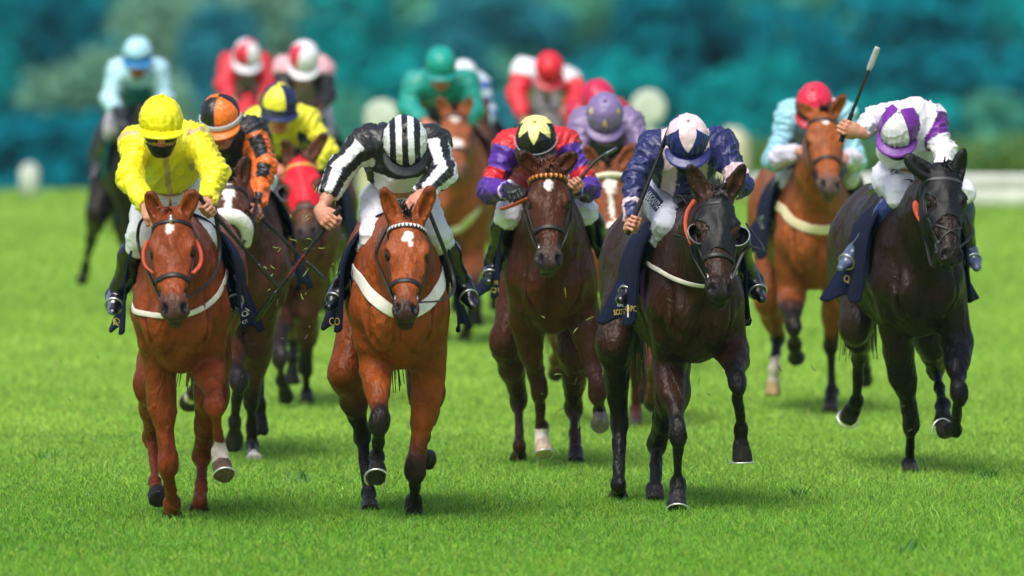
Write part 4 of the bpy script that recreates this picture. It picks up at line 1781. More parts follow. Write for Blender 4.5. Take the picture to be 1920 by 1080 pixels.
    # fine hands with the forearm
    for k in 'ab':
        wr, d, s_, p = W[k]
        fld = Field()
        el = J['el' + k]
        fld.cap(wr + (el - wr) * .75, wr + (el - wr) * .3, .034, .030, k=.02)
        fld.cap(wr + (el - wr) * .35, wr, .030, .0225, k=.02, u=p, su=.85)
        fld.cap(wr + (el - wr) * .3 - p * .012 + s_ * .008, wr - p * .012 + s_ * .006, .008, .006, k=.01)
        make_hand(fld, wr, d, s_, p)
        P, F = fld.build(.0038 if fine else .008)
        gl = s.get('glove' + k)
        c = np.tile(lin(gl) if gl else skin, (len(P), 1)) * (1 + .07 * vnoise(P, 60, 3))[:, None]
        if not gl:
            kn = wr + d * .088
            m = np.linalg.norm(P - kn, axis=1)
            c = mix(c, skin * [1.0, .72, .68], smooth(.06, .02, m) * .45)
        parts.append((P, F, c))
    P, F, c = cat_mesh(parts)
    mesh_np('body', P, F, M['skin'], root, None, c)
    # shirt
    fld = Field()
    slv = s.get('sleeve', 1.0)
    fld.cap(J['sha'], J['shb'], .078, .078, k=.05)
    cN = C + nrm(Hc - C) * .03
    fld.ell(C + ta * .02 + tf * -.02, (lat, tf, ta), (.15, .10, .10), .05)
    fld.cap(C + ta * .06, Pv - ta * .07, .125, .122, k=.05, u=lat, su=1.28, clip=[(C + (Pv - C) * s.get('hem', .60), ta)])
    fld.ell(C + ta * .18 - tf * .05, (lat, tf, ta), (.145, .11, .14), .06)
    fld.cap(C, C + (Hc - hu * .1 - C) * 1.0, .078, .066, k=.03)
    cuffs = {}
    for k in 'ab':
        wr = W[k][0]
        el = J['el' + k]
        cf = s.get('cuff' + k, .86)
        e = el + (wr - el) * cf
        dv = nrm(wr - el)
        cuffs[k] = (e, dv)
        fld.cap(J['sh' + k], el, .073 * slv, .060 * slv, k=.04)
        fld.cap(el, e + dv * .03, .060 * slv, .043 * slv, k=.025, clip=[(e, dv)])
    P, F = fld.build(.0068 if fine else .014)
    N = normals(P, F)
    segs = [(C, Pv, .11)]
    for k in 'ab':
        segs += [(J['sh' + k], J['el' + k], .06), (J['el' + k], cuffs[k][0], .05)]
    idx, tt, _ = seg_near(P, segs)
    # folds: creased ridges running round the sleeves, slanting ones on the body
    ang0 = np.zeros(len(P))
    tl = np.zeros(len(P))
    for i_, (A_, B_, _) in enumerate(segs):
        dv_ = nrm(B_ - A_)
        u_ = nrm(np.array([.3, -1.0, .3]) - dv_ * (np.array([.3, -1.0, .3]) @ dv_))
        v_ = np.cross(dv_, u_)
        m_ = idx == i_
        rel_ = P[m_] - A_
        ang0[m_] = np.arctan2(rel_ @ v_, rel_ @ u_)
        tl[m_] = rel_ @ dv_
    jit = vnoise(P, 9, 4)
    Qs = np.stack([tl * 30 + 1.3 * np.sin(ang0 + idx) + 1.2 * jit, np.cos(ang0) * .9, np.sin(ang0) * .9 + idx * 7], 1)
    Qt = np.stack([P @ (lat * .8 + ta * .5) * 17, P @ (ta * .8 - lat * .4) * 7, P @ tf * 6], 1)
    Q = np.where((idx > 0)[:, None], Qs, Qt)
    r1 = (1 - np.abs(vnoise(Q, 1.0, 8))) ** 3
    r2 = (1 - np.abs(vnoise(Q, 2.1, 18))) ** 3
    P2 = P + N * ((r1 - .3) * .017 + (r2 - .3) * .007 + .008 * vnoise(P, 7, 9))[:, None] * s.get('fold', 1.0)
    info = dict(seg=idx, t=tt, P=P, lx=(P - C) @ lat, tx=(P - C) @ ta, fx=(P - C) @ tf)
    ang = np.zeros(len(P))
    for i, (A, B, _) in enumerate(segs):
        if i == 0:
            continue
        dv = nrm(B - A)
        u_ = nrm(np.array([0, -1.0, .3]) - dv * (np.array([0, -1.0, .3]) @ dv))
        v_ = np.cross(dv, u_)
        m = idx == i
        rel = P[m] - A
        ang[m] = np.arctan2(rel @ v_, rel @ u_)
    info['ang'] = ang
    c = s['silk'](info)
    P2s, Fs = P2, F
    shirt = mesh_np('silks', P2, F, M['silk'], root, None, c)
    # breeches
    fld = Field()
    fld.ell(Pv, (lat, tf, ta), (.165, .135, .14), .04)
    kb = {}
    for k, hip in (('a', hipa), ('b', hipb)):
        kn, an = J['kn' + k], J['an' + k]
        e = kn + (an - kn) * s.get('breech', .25)
        dv = nrm(an - kn)
        fld.cap(hip, kn, .098, .068, k=.05)
        fld.cap(kn, e + dv * .03, .068, .056, k=.03, clip=[(e, dv)])
        kb[k] = (e, dv)
    P, F = fld.build(.008 if fine else .016)
    N = normals(P, F)
    P = P + N * (.007 * vnoise(P, 8, 4) + .011 * ((1 - np.abs(vnoise(P * [1, 1, 1.4], 13, 7))) ** 3 - .3) + .004 * ((1 - np.abs(vnoise(P, 30, 17))) ** 3 - .3))[:, None]
    c = np.tile(lin(s.get('breeches', '#e4e4ea')), (len(P), 1))
    BP, BF = P, F
    br = mesh_np('breeches', P, F, M['white_cloth'], root, None, c)
    # boots
    for k in 'ab':
        kn, an, to = J['kn' + k], J['an' + k], J['to' + k]
        e, dv = kb[k]
        fld = Field()
        fld.cap(e - dv * .015, an, .060, .046, k=.02, clip=[(e - dv * .012, -dv)])
        fld.ell(e + (an - e) * .3, (lat, np.cross(lat, dv), dv), (.060, .062, .10), .03)
        td = nrm(to - an)
        toe = an + td * max(.17, min(.22, np.linalg.norm(to - an)))
        fld.cap(an, an + td * .09, .040, .040, k=.03)
        fld.cap(an + td * .06, toe, .040, .028, k=.02, u=np.cross(td, lat), su=.75)
        fld.cap(an - td * .045 + dv * .01, an, .034, .04, k=.02)
        P, F = fld.build(.009 if fine else .015)
        N = normals(P, F)
        tt_ = (P - e) @ dv / (np.linalg.norm(an - e) + 1e-6)
        P = P + N * (.0035 * np.sin(tt_ * 26 + 5 * vnoise(P, 12, 6)) * smooth(.5, .9, tt_) * smooth(1.3, 1.0, tt_) + .003 * vnoise(P, 20, 4))[:, None]
        bc = lin(s.get('boot', '#0d0d0e'))
        c = np.tile(bc, (len(P), 1))
        top = s.get('boottop')
        if top:
            c = np.where((tt_ < s.get('boottop_to', .35))[:, None], lin(top), c)
        td_ = (P - an) @ td
        if s.get('toecol'):
            c = np.where(((td_ > .02) & (tt_ > .86))[:, None], lin(s['toecol']) * (1 + .4 * vnoise(P, 50, 3))[:, None], c)
        bo = mesh_np('boot', P, F, M['leather'], root, None, c)
        if s.get('band'):
            v, ff = tube([e + (np.cross(dv, lat) * math.cos(t) + np.cross(dv, np.cross(dv, lat)) * math.sin(t)) * .061 - dv * .006 for t in np.linspace(0, 2 * math.pi, 20)], .007, 6, caps=False)
            mesh_np('boot_band', v, ff, M['webbing'], bo, col=np.tile(lin(s['band']), (len(v), 1)))
        # stirrup iron
        if fine:
            ring = [toe - td * .07 + (nrm(np.cross(td, dv)) * math.cos(t) * .044 + dv * (math.sin(t) * .042 + .0)) * -1 for t in np.linspace(0, 2 * math.pi, 24)]
            v, ff = tube(ring, .006, 6, caps=False)
            mesh_np('stirrup', v, ff, M['metal'], bo)
    # riding cap
    nA, nE = (168, 44) if fine else (96, 26)
    R3 = np.array([.104, .124, .112]) * s.get('capscale', 1.0)
    V = []
    up0 = .012
    AA = np.arange(nA) * 2 * math.pi / nA
    EE = np.linspace(-.38, math.pi / 2 - .01, nE)
    for e in EE:
        for a_ in AA:
            x = math.cos(e) * math.sin(a_) * R3[0]
            y = math.cos(e) * math.cos(a_) * R3[1] - .008
            u = math.sin(e) * R3[2] + up0
            V.append(Hc + hl * x + hf * y + hu * u)
    V = np.array(V)
    rel = np.array([[a_, e] for e in EE for a_ in AA])
    out = V - Hc
    out /= np.linalg.norm(out, axis=1)[:, None]
    rr = np.exp(-((rel[:, 1] + .22) / .06) ** 2)
    V = V + out * (.0025 * np.sin(rel[:, 0] * 21 + 3 * vnoise(V, 14, 2)) * smooth(.9, -.2, rel[:, 1]) + .004 * vnoise(V, 16, 3) + .0045 * ((1 - np.abs(vnoise(V * [1, 1, 1.6], 22, 15))) ** 3 - .3) + .003 * ((1 - np.abs(vnoise(V, 45, 5))) ** 3 - .3) * smooth(.6, -.2, rel[:, 1]) - .004 * rr + .0022 * np.exp(-((np.abs(((rel[:, 0] / (2 * np.pi) * 8) % 1) - .5) - .5) / .03) ** 2))[:, None]
    i, j = np.meshgrid(np.arange(nE - 1), np.arange(nA), indexing='ij')
    j2 = (j + 1) % nA
    F = np.stack([i * nA + j, i * nA + j2, (i + 1) * nA + j2, (i + 1) * nA + j], -1).reshape(-1, 4)
    ca = ((AA[j.ravel()] + math.pi / nA + math.pi) % (2 * math.pi)) - math.pi
    ce = (EE[i.ravel()] + EE[i.ravel() + 1]) / 2
    fc = s['cap'](ca, ce)
    capo = mesh_np('riding_cap', V, F, M['cap'], root, None, None, True, fc)
    v, ff = sphere_mesh(Hc + hu * (R3[2] + up0 + .004), .011, 8)
    mesh_np('cap_button', v, ff, M['cap'], capo, col=np.tile(fc[-1], (len(v), 1)))
    # peak
    na, nr = 36, 6
    V = []
    for jr in range(nr):
        for a_ in np.linspace(-1.25, 1.25, na):
            ex = jr / (nr - 1) * .056 * max(0, math.cos(a_ * 1.2)) ** .7
            x = math.cos(-.33) * math.sin(a_) * (R3[0] + .004) + math.sin(a_) * ex
            y = math.cos(-.33) * math.cos(a_) * (R3[1] + .004) - .008 + math.cos(a_) * ex
            u = math.sin(-.33) * R3[2] + up0 - ex * .35 - .25 * x * x
            V.append(Hc + hl * x + hf * y + hu * u)
    V = np.array(V)
    i, j = np.meshgrid(np.arange(nr - 1), np.arange(na - 1), indexing='ij')
    F = np.stack([i * na + j, i * na + j + 1, (i + 1) * na + j + 1, (i + 1) * na + j], -1).reshape(-1, 4)
    N = normals(V, F)
    if N[0] @ hu < 0:
        F, N = F[:, ::-1], -N
    V, F = shell(V, F, N, np.ones(len(V), bool), .004)
    mesh_np('cap_peak', V, F, M['cap'], capo, col=np.tile(lin(s['peak']), (len(V), 1)))
    # goggles and mask
    rel = HP - Hc
    pu, pf, pl = rel @ hu, rel @ hf, rel @ hl
    if s.get('goggles', True):
        keep = (pu > -.078) & (pu < -.01) & (pf > .02) & ~((np.abs(pl) < .017) & (pu < -.056))
        V, F = shell(HP, HF, HN, keep, .012)
        if len(F):
            mesh_np('goggles', V, F, M['lens'], root)
    if s.get('mask'):
        keep = (pu < -.096) & (pf > -.02) & (pu > -.17) & ~((pf > .1) & (pu > -.1))
        V, F = shell(HP, HF, HN, keep, .006)
        mesh_np('face_mask', V, F, M['hood'], root, col=np.tile(lin(s['mask']), (len(V), 1)))
    if s.get('capband'):
        ring = []
        for a_ in np.linspace(-1.7, 1.7, 40):
            ring.append(Hc + hl * math.sin(a_) * (R3[0] + .004) * math.cos(-.12) + hf * (math.cos(a_) * (R3[1] + .004) * math.cos(-.12) - .008) + hu * (math.sin(-.12) * R3[2] + up0))
        ring = np.array(ring)
        nn = np.array([nrm(x - Hc - hu * (hu @ (x - Hc))) for x in ring])
        v, ff = ribbon(ring, nn, s.get('capbandw', .022), .006, .001)
        mesh_np('goggle_strap', v, ff, M['webbing'], capo, col=np.tile(lin(s['capband']), (len(v), 1)))
    # whip: a thing of its own, held in the hand
    if wh:
        A, B = pt(*wh['A'][:2], Y0 - wh['A'][2]), pt(*wh['B'][:2], Y0 - wh['B'][2])
        wt = thing('whip', wh['label'], 'whip', tuple(A), 'whips carried by the jockeys')
        dv = B - A
        t_ = np.linspace(0, .30, 40)
        rads = .0125 + .0012 * np.sin(t_ * 260)
        v, ff = tube([A + dv * t for t in t_], rads, 10)
        mesh_np('grip', v, ff, M['webbing'], wt, col=np.tile(lin(wh.get('gripcol', '#0f0f10')), (len(v), 1)))
        side = nrm(np.cross(dv, [0, 1, 0]))
        bend = lambda t: A + dv * t + side * wh.get('bend', .0) * math.sin((t - .25) / .75 * math.pi if t > .25 else 0)
        t_ = np.linspace(.28, .76, 60)
        v, ff = tube([bend(t) for t in t_], .0095 + .0010 * np.sin(t_ * 300), 8)
        c = np.tile(lin('#101011'), (len(v), 1))
        if wh.get('redrib'):
            tv = np.clip((v - A) @ dv / (dv @ dv), 0, 1)
            c = np.where(((np.sin(tv * 300) > .3) & (tv > .42) & (tv < .62))[:, None], lin('#7a1418'), c)
        mesh_np('shaft', v, ff, M['strap'], wt, col=c)
        t_ = np.linspace(.74, 1.0, 14)
        fw = .017 * wh.get('flapw', 1.0)
        v, ff = tube([bend(t) for t in t_], np.interp(t_, [.74, .8, .97, 1.0], [.0105, fw, fw, fw * .8]), 10, flat=.55)
        mesh_np('flap', v, ff, M['leather'], wt, col=np.tile(lin(wh.get('flapcol', '#121315')), (len(v), 1)))
    j = Horse()
    j.root, j.J, j.W, j.br, j.shirt, j.lat, j.ta, j.tf, j.C, j.Pv = root, J, W, br, shirt, lat, ta, tf, C, Pv
    j.bvh_br, j.bvh_shirt = bvh_of(BP, BF), bvh_of(P2s, Fs)
    return j


# silks patterns ---------------------------------------------------------------
def plain(c):
    c = lin(c)
    return lambda i: np.tile(c, (len(i['t']), 1))


def cap_plain(c):
    return lambda a, e: np.tile(lin(c), (len(a), 1))


def cap_stripes(c1, c2, n):
    """fore-and-aft gores seen as stripes"""
    def fn(a, e):
        x = np.sin(a) * np.cos(e)
        k = np.floor((np.clip(x, -.999, .999) + 1) / 2 * n).astype(int) % 2
        return np.where((k == 1)[:, None], lin(c1), lin(c2))
    return fn


def cap_quarters(c1, c2, off=0.0, n=4):
    def fn(a, e):
        k = np.floor(((a + off) % (2 * math.pi)) / (2 * math.pi / n)).astype(int) % 2
        return np.where((k == 0)[:, None], lin(c1), lin(c2))
    return fn


def cap_star(low, high, n=6, e0=.25, e1=1.0, off=0.0):
    """points of the crown's star reaching down over the lower colour"""
    def fn(a, e):
        t = np.abs((((a + off) / (2 * math.pi) * n) % 1) - .5) * 2      # 0 at star point, 1 at valley
        lim = e0 + (e1 - e0) * t
        return np.where((e > lim)[:, None], lin(high), lin(low))
    return fn
# ------------------------------------------------------------------ the field: horses and jockeys
build_setting()
flying_turf()

NAVY = '#141a38'


def stripe_girth(h, cols, f0=-.02):
    n = len(cols)
    wd = .085
    surface_ring(h, f0, [(0, wd, lin(cols[0]), .006)] + [((i - (n - 1) / 2) * wd / (n + 1) * 1.1, wd / (n + 1) * .5, lin(c), .009) for i, c in enumerate(cols)][1:], 'girth')


# ---- 1 chestnut, yellow jockey
H1 = make_horse(dict(Y=55.05, cx=338, yaw=-2, wide=.94, coat='#7d3a17', points='#6c2a12', pstrength=.5, muzzle='#3a2d29', mk=.9, flank='#763616', mane='#6b2f16',
    poll=(321, 398), muz=(327, 592), ears=((275, 358), (366, 356)), marks=[(-.012, .125, .017, .032)],
    fa=[(300, 690, .10), (315, 872, '-'), (322, 945, '-'), (323, 973, 'g')],
    fb=[(390, 688, .14), (403, 757, '+'), (412, 848, '-'), (421, 892, '+')],
    ha=[(284, 720, -.6), (288, 822, '-'), (290, 902, '+'), (299, 936, '+')],
    hb=[(398, 740, -.6), (379, 856, '-'), (375, 940, '+'), (374, 962, 'g')],
    socks={'fb': 1.82}, hoof={'fb': '#5b4a3e'}, plates=['fb'], nmane=0, nlock=6,
    label='chestnut horse with a small white star, ridden by the jockey all in yellow'))
bridle(H1, dict(brow=dict(stud=True), noseband=.375, reina=[(262, 470, .62), (262, 420, .60), (283, 402, .62)], reinb=[(400, 520, .75), (412, 470, .60), (402, 385, .65)],
    rubbera=[(287, 512, 1.0), (272, 497, .9), (269, 474, .82), (276, 452, .75)], rubberb=[(362, 512, 1.0), (375, 496, .9), (376, 472, .82), (367, 450, .75)], rubberw=.010))
breast_girth(H1, [(240, 566), (246, 580), (270, 588), (300, 592), (345, 590), (380, 578), (405, 556), (413, 540)], .026, '#d9cfc4')
saddle_cloth(H1, dict(flare=.08, letters=[('A', 'gold_letter', 196, 620, 1, -0.15, 10, 10), ('Q', 'gold_letter', 213, 609, 1, 0, 13, 13), ('OY', 'white_letter', 430, 608, 1, -0.55, 6, 10), ('QI', 'white_letter', 444, 596, 0.75, -1, 10, 16)]))
stripe_girth(H1, ['#5a3f8a', '#c9bfd8', '#5a3f8a'])


def silk1(i):
    n = len(i['t'])
    c = np.tile(lin('#e6dc14'), (n, 1))
    tan = lin('#c2a877')
    k = (i['seg'] == 0) & (np.abs(i['lx']) < .014) & (i['fx'] > 0)
    c[k] = tan
    k = (i['seg'] != 0) & (i['seg'] % 2 == 1) & (np.abs(i['t'] - .06) < .05)
    c[k] = tan
    k = (i['seg'] == 0) & (np.abs(np.abs(i['lx']) - .115) < .009) & (i['tx'] < .12)
    c[k] = tan
    return c


J1 = make_jockey(dict(Y=55.05, head=(302, 228, .45), face=(13, 3, 0), sha=(256, 268, .2), shb=(367, 264, .2), ela=(243, 337, .40), elb=(404, 325, .40),
    wra=(277, 388, .62), wrb=(403, 358, .60), pel=(322, 366, -.10), sleeve=.94, kna=(268, 440, .12), knb=(379, 442, .12), ana=(217, 556, -.1), anb=(432, 548, -.1), toa=(212, 584, .06), tob=(444, 578, .06),
    breeches='#dfe0ea', boot='#0c0c0d', toecol='#5b6378', band='#b8ab92', silk=silk1, cap=cap_plain('#e2d813'), peak='#e2d813', mask='#0b0b0d', cuffb=.93, cuffa=.95,
    whip=dict(hand='b', A=(371, 366, .74), B=(523, 541, .55), t=.14, hd=(.0, -.75, -.65), label='black whip held low by the jockey in yellow', flip=1),
    label='jockey in bright yellow silks and yellow cap with black goggles and mask'))

# ---- 2 bright bay, black and white stripes
H2 = make_horse(dict(Y=55.35, cx=748, yaw=2, coat='#87421a', flank='#6d3416', points='#1d1616', muzzle='#221c1c',
    poll=(764, 408), muz=(760, 592), ears=((718, 352), (810, 349)), hw=.94, marks=[(.006, .145, .033, .028), (.015, .175, .012, .03)],
    fa=[(706, 680, .16), (711, 790, '+'), (707, 856, '-'), (706, 896, '+')],
    fb=[(802, 700, .08), (779, 880, '-'), (776, 945, '-'), (775, 968, 'g')],
    ha=[(650, 700, -.6), (679, 812, '-'), (692, 925, '+'), (694, 960, 'g')],
    hb=[(800, 740, -.6), (790, 815, '-'), (786, 850, '-'), (802, 862, '-')],
    pstart={'fa': .75, 'fb': .82, 'ha': .5, 'hb': .5}, plates=['fa'], nmane=30,
    label='bright bay horse with a jagged white star and wide white breast girth'))
bridle(H2, dict(brow=dict(col='#101010', style='teeth'), noseband=.40, reina=[(712, 500, .9), (706, 470, .7), (740, 400, .55)], reinb=[(835, 560, .85), (850, 520, .55), (800, 385, .62)]))
breast_girth(H2, [(676, 520), (690, 545), (712, 568), (740, 584), (765, 588), (790, 578), (810, 560), (828, 532)], .060, '#e3dfda')
saddle_cloth(H2, dict(flare=.07, letters=[('CO', 'gold_letter', 625, 621, 1, 0.05, 14, 20)]))
stripe_girth(H2, ['#3a3f9a', '#dcdcec', '#3a3f9a', '#dcdcec'])


def silk2(i):
    n = len(i['t'])
    blk, wht = lin('#121317'), lin('#dedee6')
    c = np.tile(blk, (n, 1))
    k = (i['seg'] == 0) & (i['fx'] > .0) & (np.abs(i['lx']) < .128) & (i['tx'] > .12) & (i['tx'] < .315 - 2.4 * np.maximum(np.abs(i['lx']) - .06, 0) ** 1.5)
    c[k] = wht
    arm = i['seg'] > 0
    st = np.floor((i['ang'] + math.pi + .3) / (2 * math.pi) * 8).astype(int) % 2
    k = arm & (st == 0) & ~((i['seg'] % 2 == 1) & (i['t'] < .22))
    c[k] = wht
    return c


J2 = make_jockey(dict(Y=55.35, head=(760, 268, .45), face=(58, 3, 4), sha=(690, 268, .15), shb=(814, 268, .15), ela=(638, 316, .18), elb=(829, 326, .32),
    wra=(627, 384, .34), wrb=(790, 366, .58), pel=(748, 378, -.06), kna=(702, 445, .16), knb=(818, 440, .14), ana=(637, 545, -.12), anb=(868, 535, -.1), toa=(620, 574, .02), tob=(884, 568, .02),
    breeches='#d8d8e2', boot='#0b0b0c', boottop='#08080a', boottop_to=.28, silk=silk2, cap=cap_stripes('#14151a', '#dcdce4', 7), peak='#14151a', mask=None, cuffa=.62, cuffb=.95, sleeve=1.03, fold=.75,
    whip=dict(hand='a', A=(639, 388, .36), B=(479, 600, .30), t=.125, hd=(-.25, -.45, -.85), label='black whip with a dark red ribbed shaft hanging from the striped jockey\'s hand', redrib=True),
    label='jockey in black and white striped silks with striped cap, head bowed'))

# ---- 3 dark bay, purple and red
H3 = make_horse(dict(Y=60.1, cx=1034, yaw=2.5, wide=.9, coat='#43210f', flank='#432617', points='#2a1512', pstrength=.7, muzzle='#3a302d', res=.012,
    poll=(1028, 312), muz=(1030, 500), ears=((974, 284), (1081, 285)), marks=[(-.002, .135, .022, .03)],
    fa=[(985, 600, .08), (1011, 733, '-'), (1015, 803, '-'), (1020, 852, '+')],
    fb=[(1093, 590, .16), (1121, 735, '+'), (1124, 768, '-'), (1125, 798, '+')],
    ha=[(950, 640, -.6), (973, 752, '-'), (973, 838, '+'), (972, 866, 'g')],
    hb=[(1078, 660, -.6), (1076, 765, '-'), (1079, 848, '+'), (1079, 870, 'g')],
    socks={'fa': 1.9}, hoof={'fa': '#c9b49c', 'fb': '#6b6260'}, mane='#5a2d18', nlock=26, plates=['fa'],
    label='dark bay horse with a small white star, ridden by the jockey in purple and red'))
bridle(H3, dict(brow=dict(style='beads'), noseband=.37, reina=[(995, 440, .95), (985, 400, .8), (972, 355, .62)], reinb=[(1062, 440, .95), (1072, 400, .8), (1071, 350, .62)],
    rubbera=[(990, 372, .85), (962, 385, .7), (940, 392, .6)]))
saddle_cloth(H3, dict(flare=.08, letters=[('OY', 'gold_letter', 924, 534, 1, -0.1, 8, 12), ('QI', 'gold_letter', 923, 547, 1, -0.05, 9, 14)]))
stripe_girth(H3, ['#b9b2ae', '#d8d2cf'])


def silk3(i):
    n = len(i['t'])
    pur, red = lin('#4a1f8c'), lin('#c41a26')
    c = np.tile(red, (n, 1))
    arm = i['seg'] > 0
    c[arm] = pur
    k = arm & (i['seg'] % 2 == 1) & ((np.abs(i['t'] - .72) < .13) | (i['t'] < .12))
    c[k] = red
    k = arm & (i['seg'] % 2 == 0) & (np.abs(i['t'] - .93) < .03)
    c[k] = lin('#d8c8d8')
    return c


J3 = make_jockey(dict(Y=60.1, head=(1005, 262, .42), face=(38, -6, 0), sha=(955, 275, .2), shb=(1060, 270, .2), ela=(918, 358, .30), elb=(1104, 356, .30),
    wra=(955, 354, .56), wrb=(1082, 343, .58), pel=(1012, 355, -.15), sleeve=.92, kna=(953, 402, .15), knb=(1096, 396, .12), ana=(923, 500, -.1), anb=(1138, 480, -.1), toa=(918, 528, .06), tob=(1143, 502, .06),
    breeches='#d5d8e4', boot='#0e1013', silk=silk3, cap=cap_star('#14161a', '#e3e08a', 6, .36, 1.0, math.pi / 6), peak='#17191c', mask='#101114', glovea='#17181a', cuffa=.9, cuffb=.92, breech=.12,
    capband='#8f9297', capbandw=.008, goggles=True,
    whip=dict(hand='b', A=(1068, 352, .62), B=(1157, 278, .55), t=.1, hd=(-.5, -.6, -.5), bend=.02, flapw=1.1, flapcol='#2b3742', label='dark grey whip pointing up beside the jockey in purple and red'),
    label='jockey in purple sleeves and red silks with black cap and pale yellow star'))

# ---- 4 dark brown, black hood and blinkers, navy and pink jockey
H4 = make_horse(dict(Y=56.15, cx=1302, yaw=10, wide=.96, coat='#301c0f', flank='#36251a', points='#14110f', muzzle='#191615',
    poll=(1344, 362), muz=(1352, 556), ears=((1290, 308), (1397, 306)), hyaw=0,
    fa=[(1255, 684, .08), (1271, 810, '+'), (1271, 905, '-'), (1271, 956, '+')],
    fb=[(1372, 655, .18), (1381, 716, '+'), (1389, 803, '-'), (1391, 866, '+')],
    ha=[(1150, 640, -.62), (1162, 795, '-'), (1160, 908, '+'), (1158, 936, 'g')],
    hb=[(1262, 740, -.6), (1232, 833, '-'), (1228, 920, '+'), (1227, 942, 'g')],
    pstart={'fa': .7, 'fb': .55, 'ha': .25, 'hb': .2}, plates=['fa', 'fb'], nmane=60, nlock=60, mane='#3a3638', hs=1.0,
    hoodcol='#1b1b1e', hood_seam=True, hood_to=.33, blinkers=True,
    label='dark brown horse wearing a black hood with blinker cups'))
hood(H4, dict(hoodcol='#131316', hood_seam=True, hood_to=.335, blinkers=True, eyehole=.05))
bridle(H4, dict(brow=dict(col='#0f0f10'), noseband=.37, reina=[(1300, 480, .9), (1290, 450, .7), (1262, 440, .4)], reinb=[(1400, 465, .9), (1432, 468, .85), (1400, 420, .6)],
    rubbera=[(1296, 458, .95), (1286, 430, .85), (1288, 400, .75), (1302, 376, .65)], rubberw=.011))
breast_girth(H4, [(1236, 506), (1250, 514), (1275, 526), (1305, 533), (1335, 533), (1365, 520), (1386, 505)], .022, '#cfcac0')
saddle_cloth(H4, dict(flare=.09, letters=[('YAL', 'white_letter', 1157, 575, 1, 0.02, 9, 15), ('SCOT', 'gold_letter', 1152, 591, 1, -0.1, 10, 22), ('|', 'white_letter', 1177, 589, 1, 0, 18, 3), ('QIPC', 'gold_letter', 1182, 584, 1, 0, 11, 20), ('OI|', 'white_letter', 1396, 590, 1, -0.3, 8, 12), ('C', 'white_letter', 1411, 585, 1, -0.2, 12, 12)]))
stripe_girth(H4, ['#7a3fa8', '#d58ad0', '#7a3fa8', '#d58ad0', '#5b2f8f'])


def silk4(i):
    n = len(i['t'])
    nav, pk = lin('#1b2159'), lin('#d9bfc9')
    c = np.tile(nav, (n, 1))
    t0 = i['seg'] == 0
    k = t0 & (np.abs(np.abs(i['lx']) - .075) < .035 + .02 * (i['tx'] < 0)) & (i['tx'] < .24)
    c[k] = pk
    fo = (i['seg'] > 0) & (i['seg'] % 2 == 0)
    k = fo & (i['t'] > .62) & (np.abs(i['ang'] - .2) > .75)
    c[k] = pk
    k = fo & (np.abs(i['t'] - .62) < .05)
    c[k] = pk
    k = (i['seg'] == 3) & (np.abs(i['t'] - .78) < .16) & (np.abs(i['ang']) < 1.8)
    c[k] = pk
    return c


J4 = make_jockey(dict(Y=56.15, head=(1289, 262, .48), face=(40, 0, 0), sha=(1226, 278, .18), shb=(1349, 272, .2), ela=(1189, 332, .25), elb=(1387, 345, .32),
    wra=(1176, 402, .42), wrb=(1350, 372, .55), pel=(1272, 374, -.1), sleeve=.9, kna=(1253, 425, .20), knb=(1360, 430, .12), ana=(1190, 535, -.12), anb=(1412, 528, -.1), toa=(1168, 558, .0), tob=(1427, 560, .04),
    breeches='#b9bccd', boot='#0b0b0d', boottop='#101018', boottop_to=.25, band='#6d1a35', silk=silk4, cap=cap_star('#1d2566', '#dcc3cc', 4, .05, 1.0, math.pi / 4), peak='#1d2566', mask='#0c0c0e', cuffa=.9,
    whip=dict(hand='a', A=(1176, 440, .47), B=(1262, 227, .42), t=.10, hd=(.2, -.75, -.3), gripcol='#101011', label='black whip held upright in the fist of the navy and pink jockey'),
    label='jockey in navy and pale pink silks with navy cap and pink star'))

patch_on(J4.br, J4.bvh_br, [(1218, 346), (1244, 378), (1230, 398), (1208, 371)], '#131c4a', 'sponsor_patch')
letter_on(J4.br, J4.bvh_br, 'LKCASTLE', 'white_letter', 1214, 364, .72, 1, 9, 35, .006)
letter_on(J4.br, J4.bvh_br, 'SPORT', 'white_letter', 1208, 371, .72, 1, 8, 21, .006)
letter_on(J4.shirt, J4.bvh_shirt, 'H-H', 'white_letter', 1258, 345, 1, .2, 5, 16, .005)

# ---- 5 dark brown, hood with ears, purple and white jockey
H5 = make_horse(dict(Y=59.4, cx=1722, yaw=9, coat='#23150e', flank='#382b24', points='#100d0d', muzzle='#1c1817', res=.0115,
    poll=(1769, 318), muz=(1785, 492), ears=((1697, 292), (1808, 279)), hyaw=-10, hs=.94, earb=.055, earx=.060,
    fa=[(1686, 655, .08), (1707, 795, '-'), (1707, 870, '-'), (1706, 891, 'g')],
    fb=[(1793, 640, .16), (1797, 735, '+'), (1792, 806, '-'), (1768, 806, '-')],
    ha=[(1606, 610, -.62), (1612, 668, '-'), (1607, 752, '-'), (1590, 785, '-')],
    hb=[(1748, 640, -.5), (1754, 690, '-'), (1768, 760, '+'), (1768, 792, '+')],
    pstart={'fa': .1, 'fb': .1, 'ha': .1, 'hb': .1}, nmane=40, plates=['fb', 'ha'],
    label='nearly black horse wearing a black hood that covers its ears'))
hood(H5, dict(hoodcol='#0d0d10', hood_ears=True, hood_to=.315, eyehole=.045, hood_from=-.04))
bridle(H5, dict(brow=dict(col='#3a3c40'), crossnose=True, reina=[(1748, 500, .95), (1735, 450, .8), (1725, 405, .65), (1740, 360, .5)], reinb=[(1822, 440, .8), (1812, 400, .6)],
    rubbera=[(1741, 430, .86), (1726, 408, .76), (1720, 388, .66), (1734, 372, .58)], rubberw=.030))
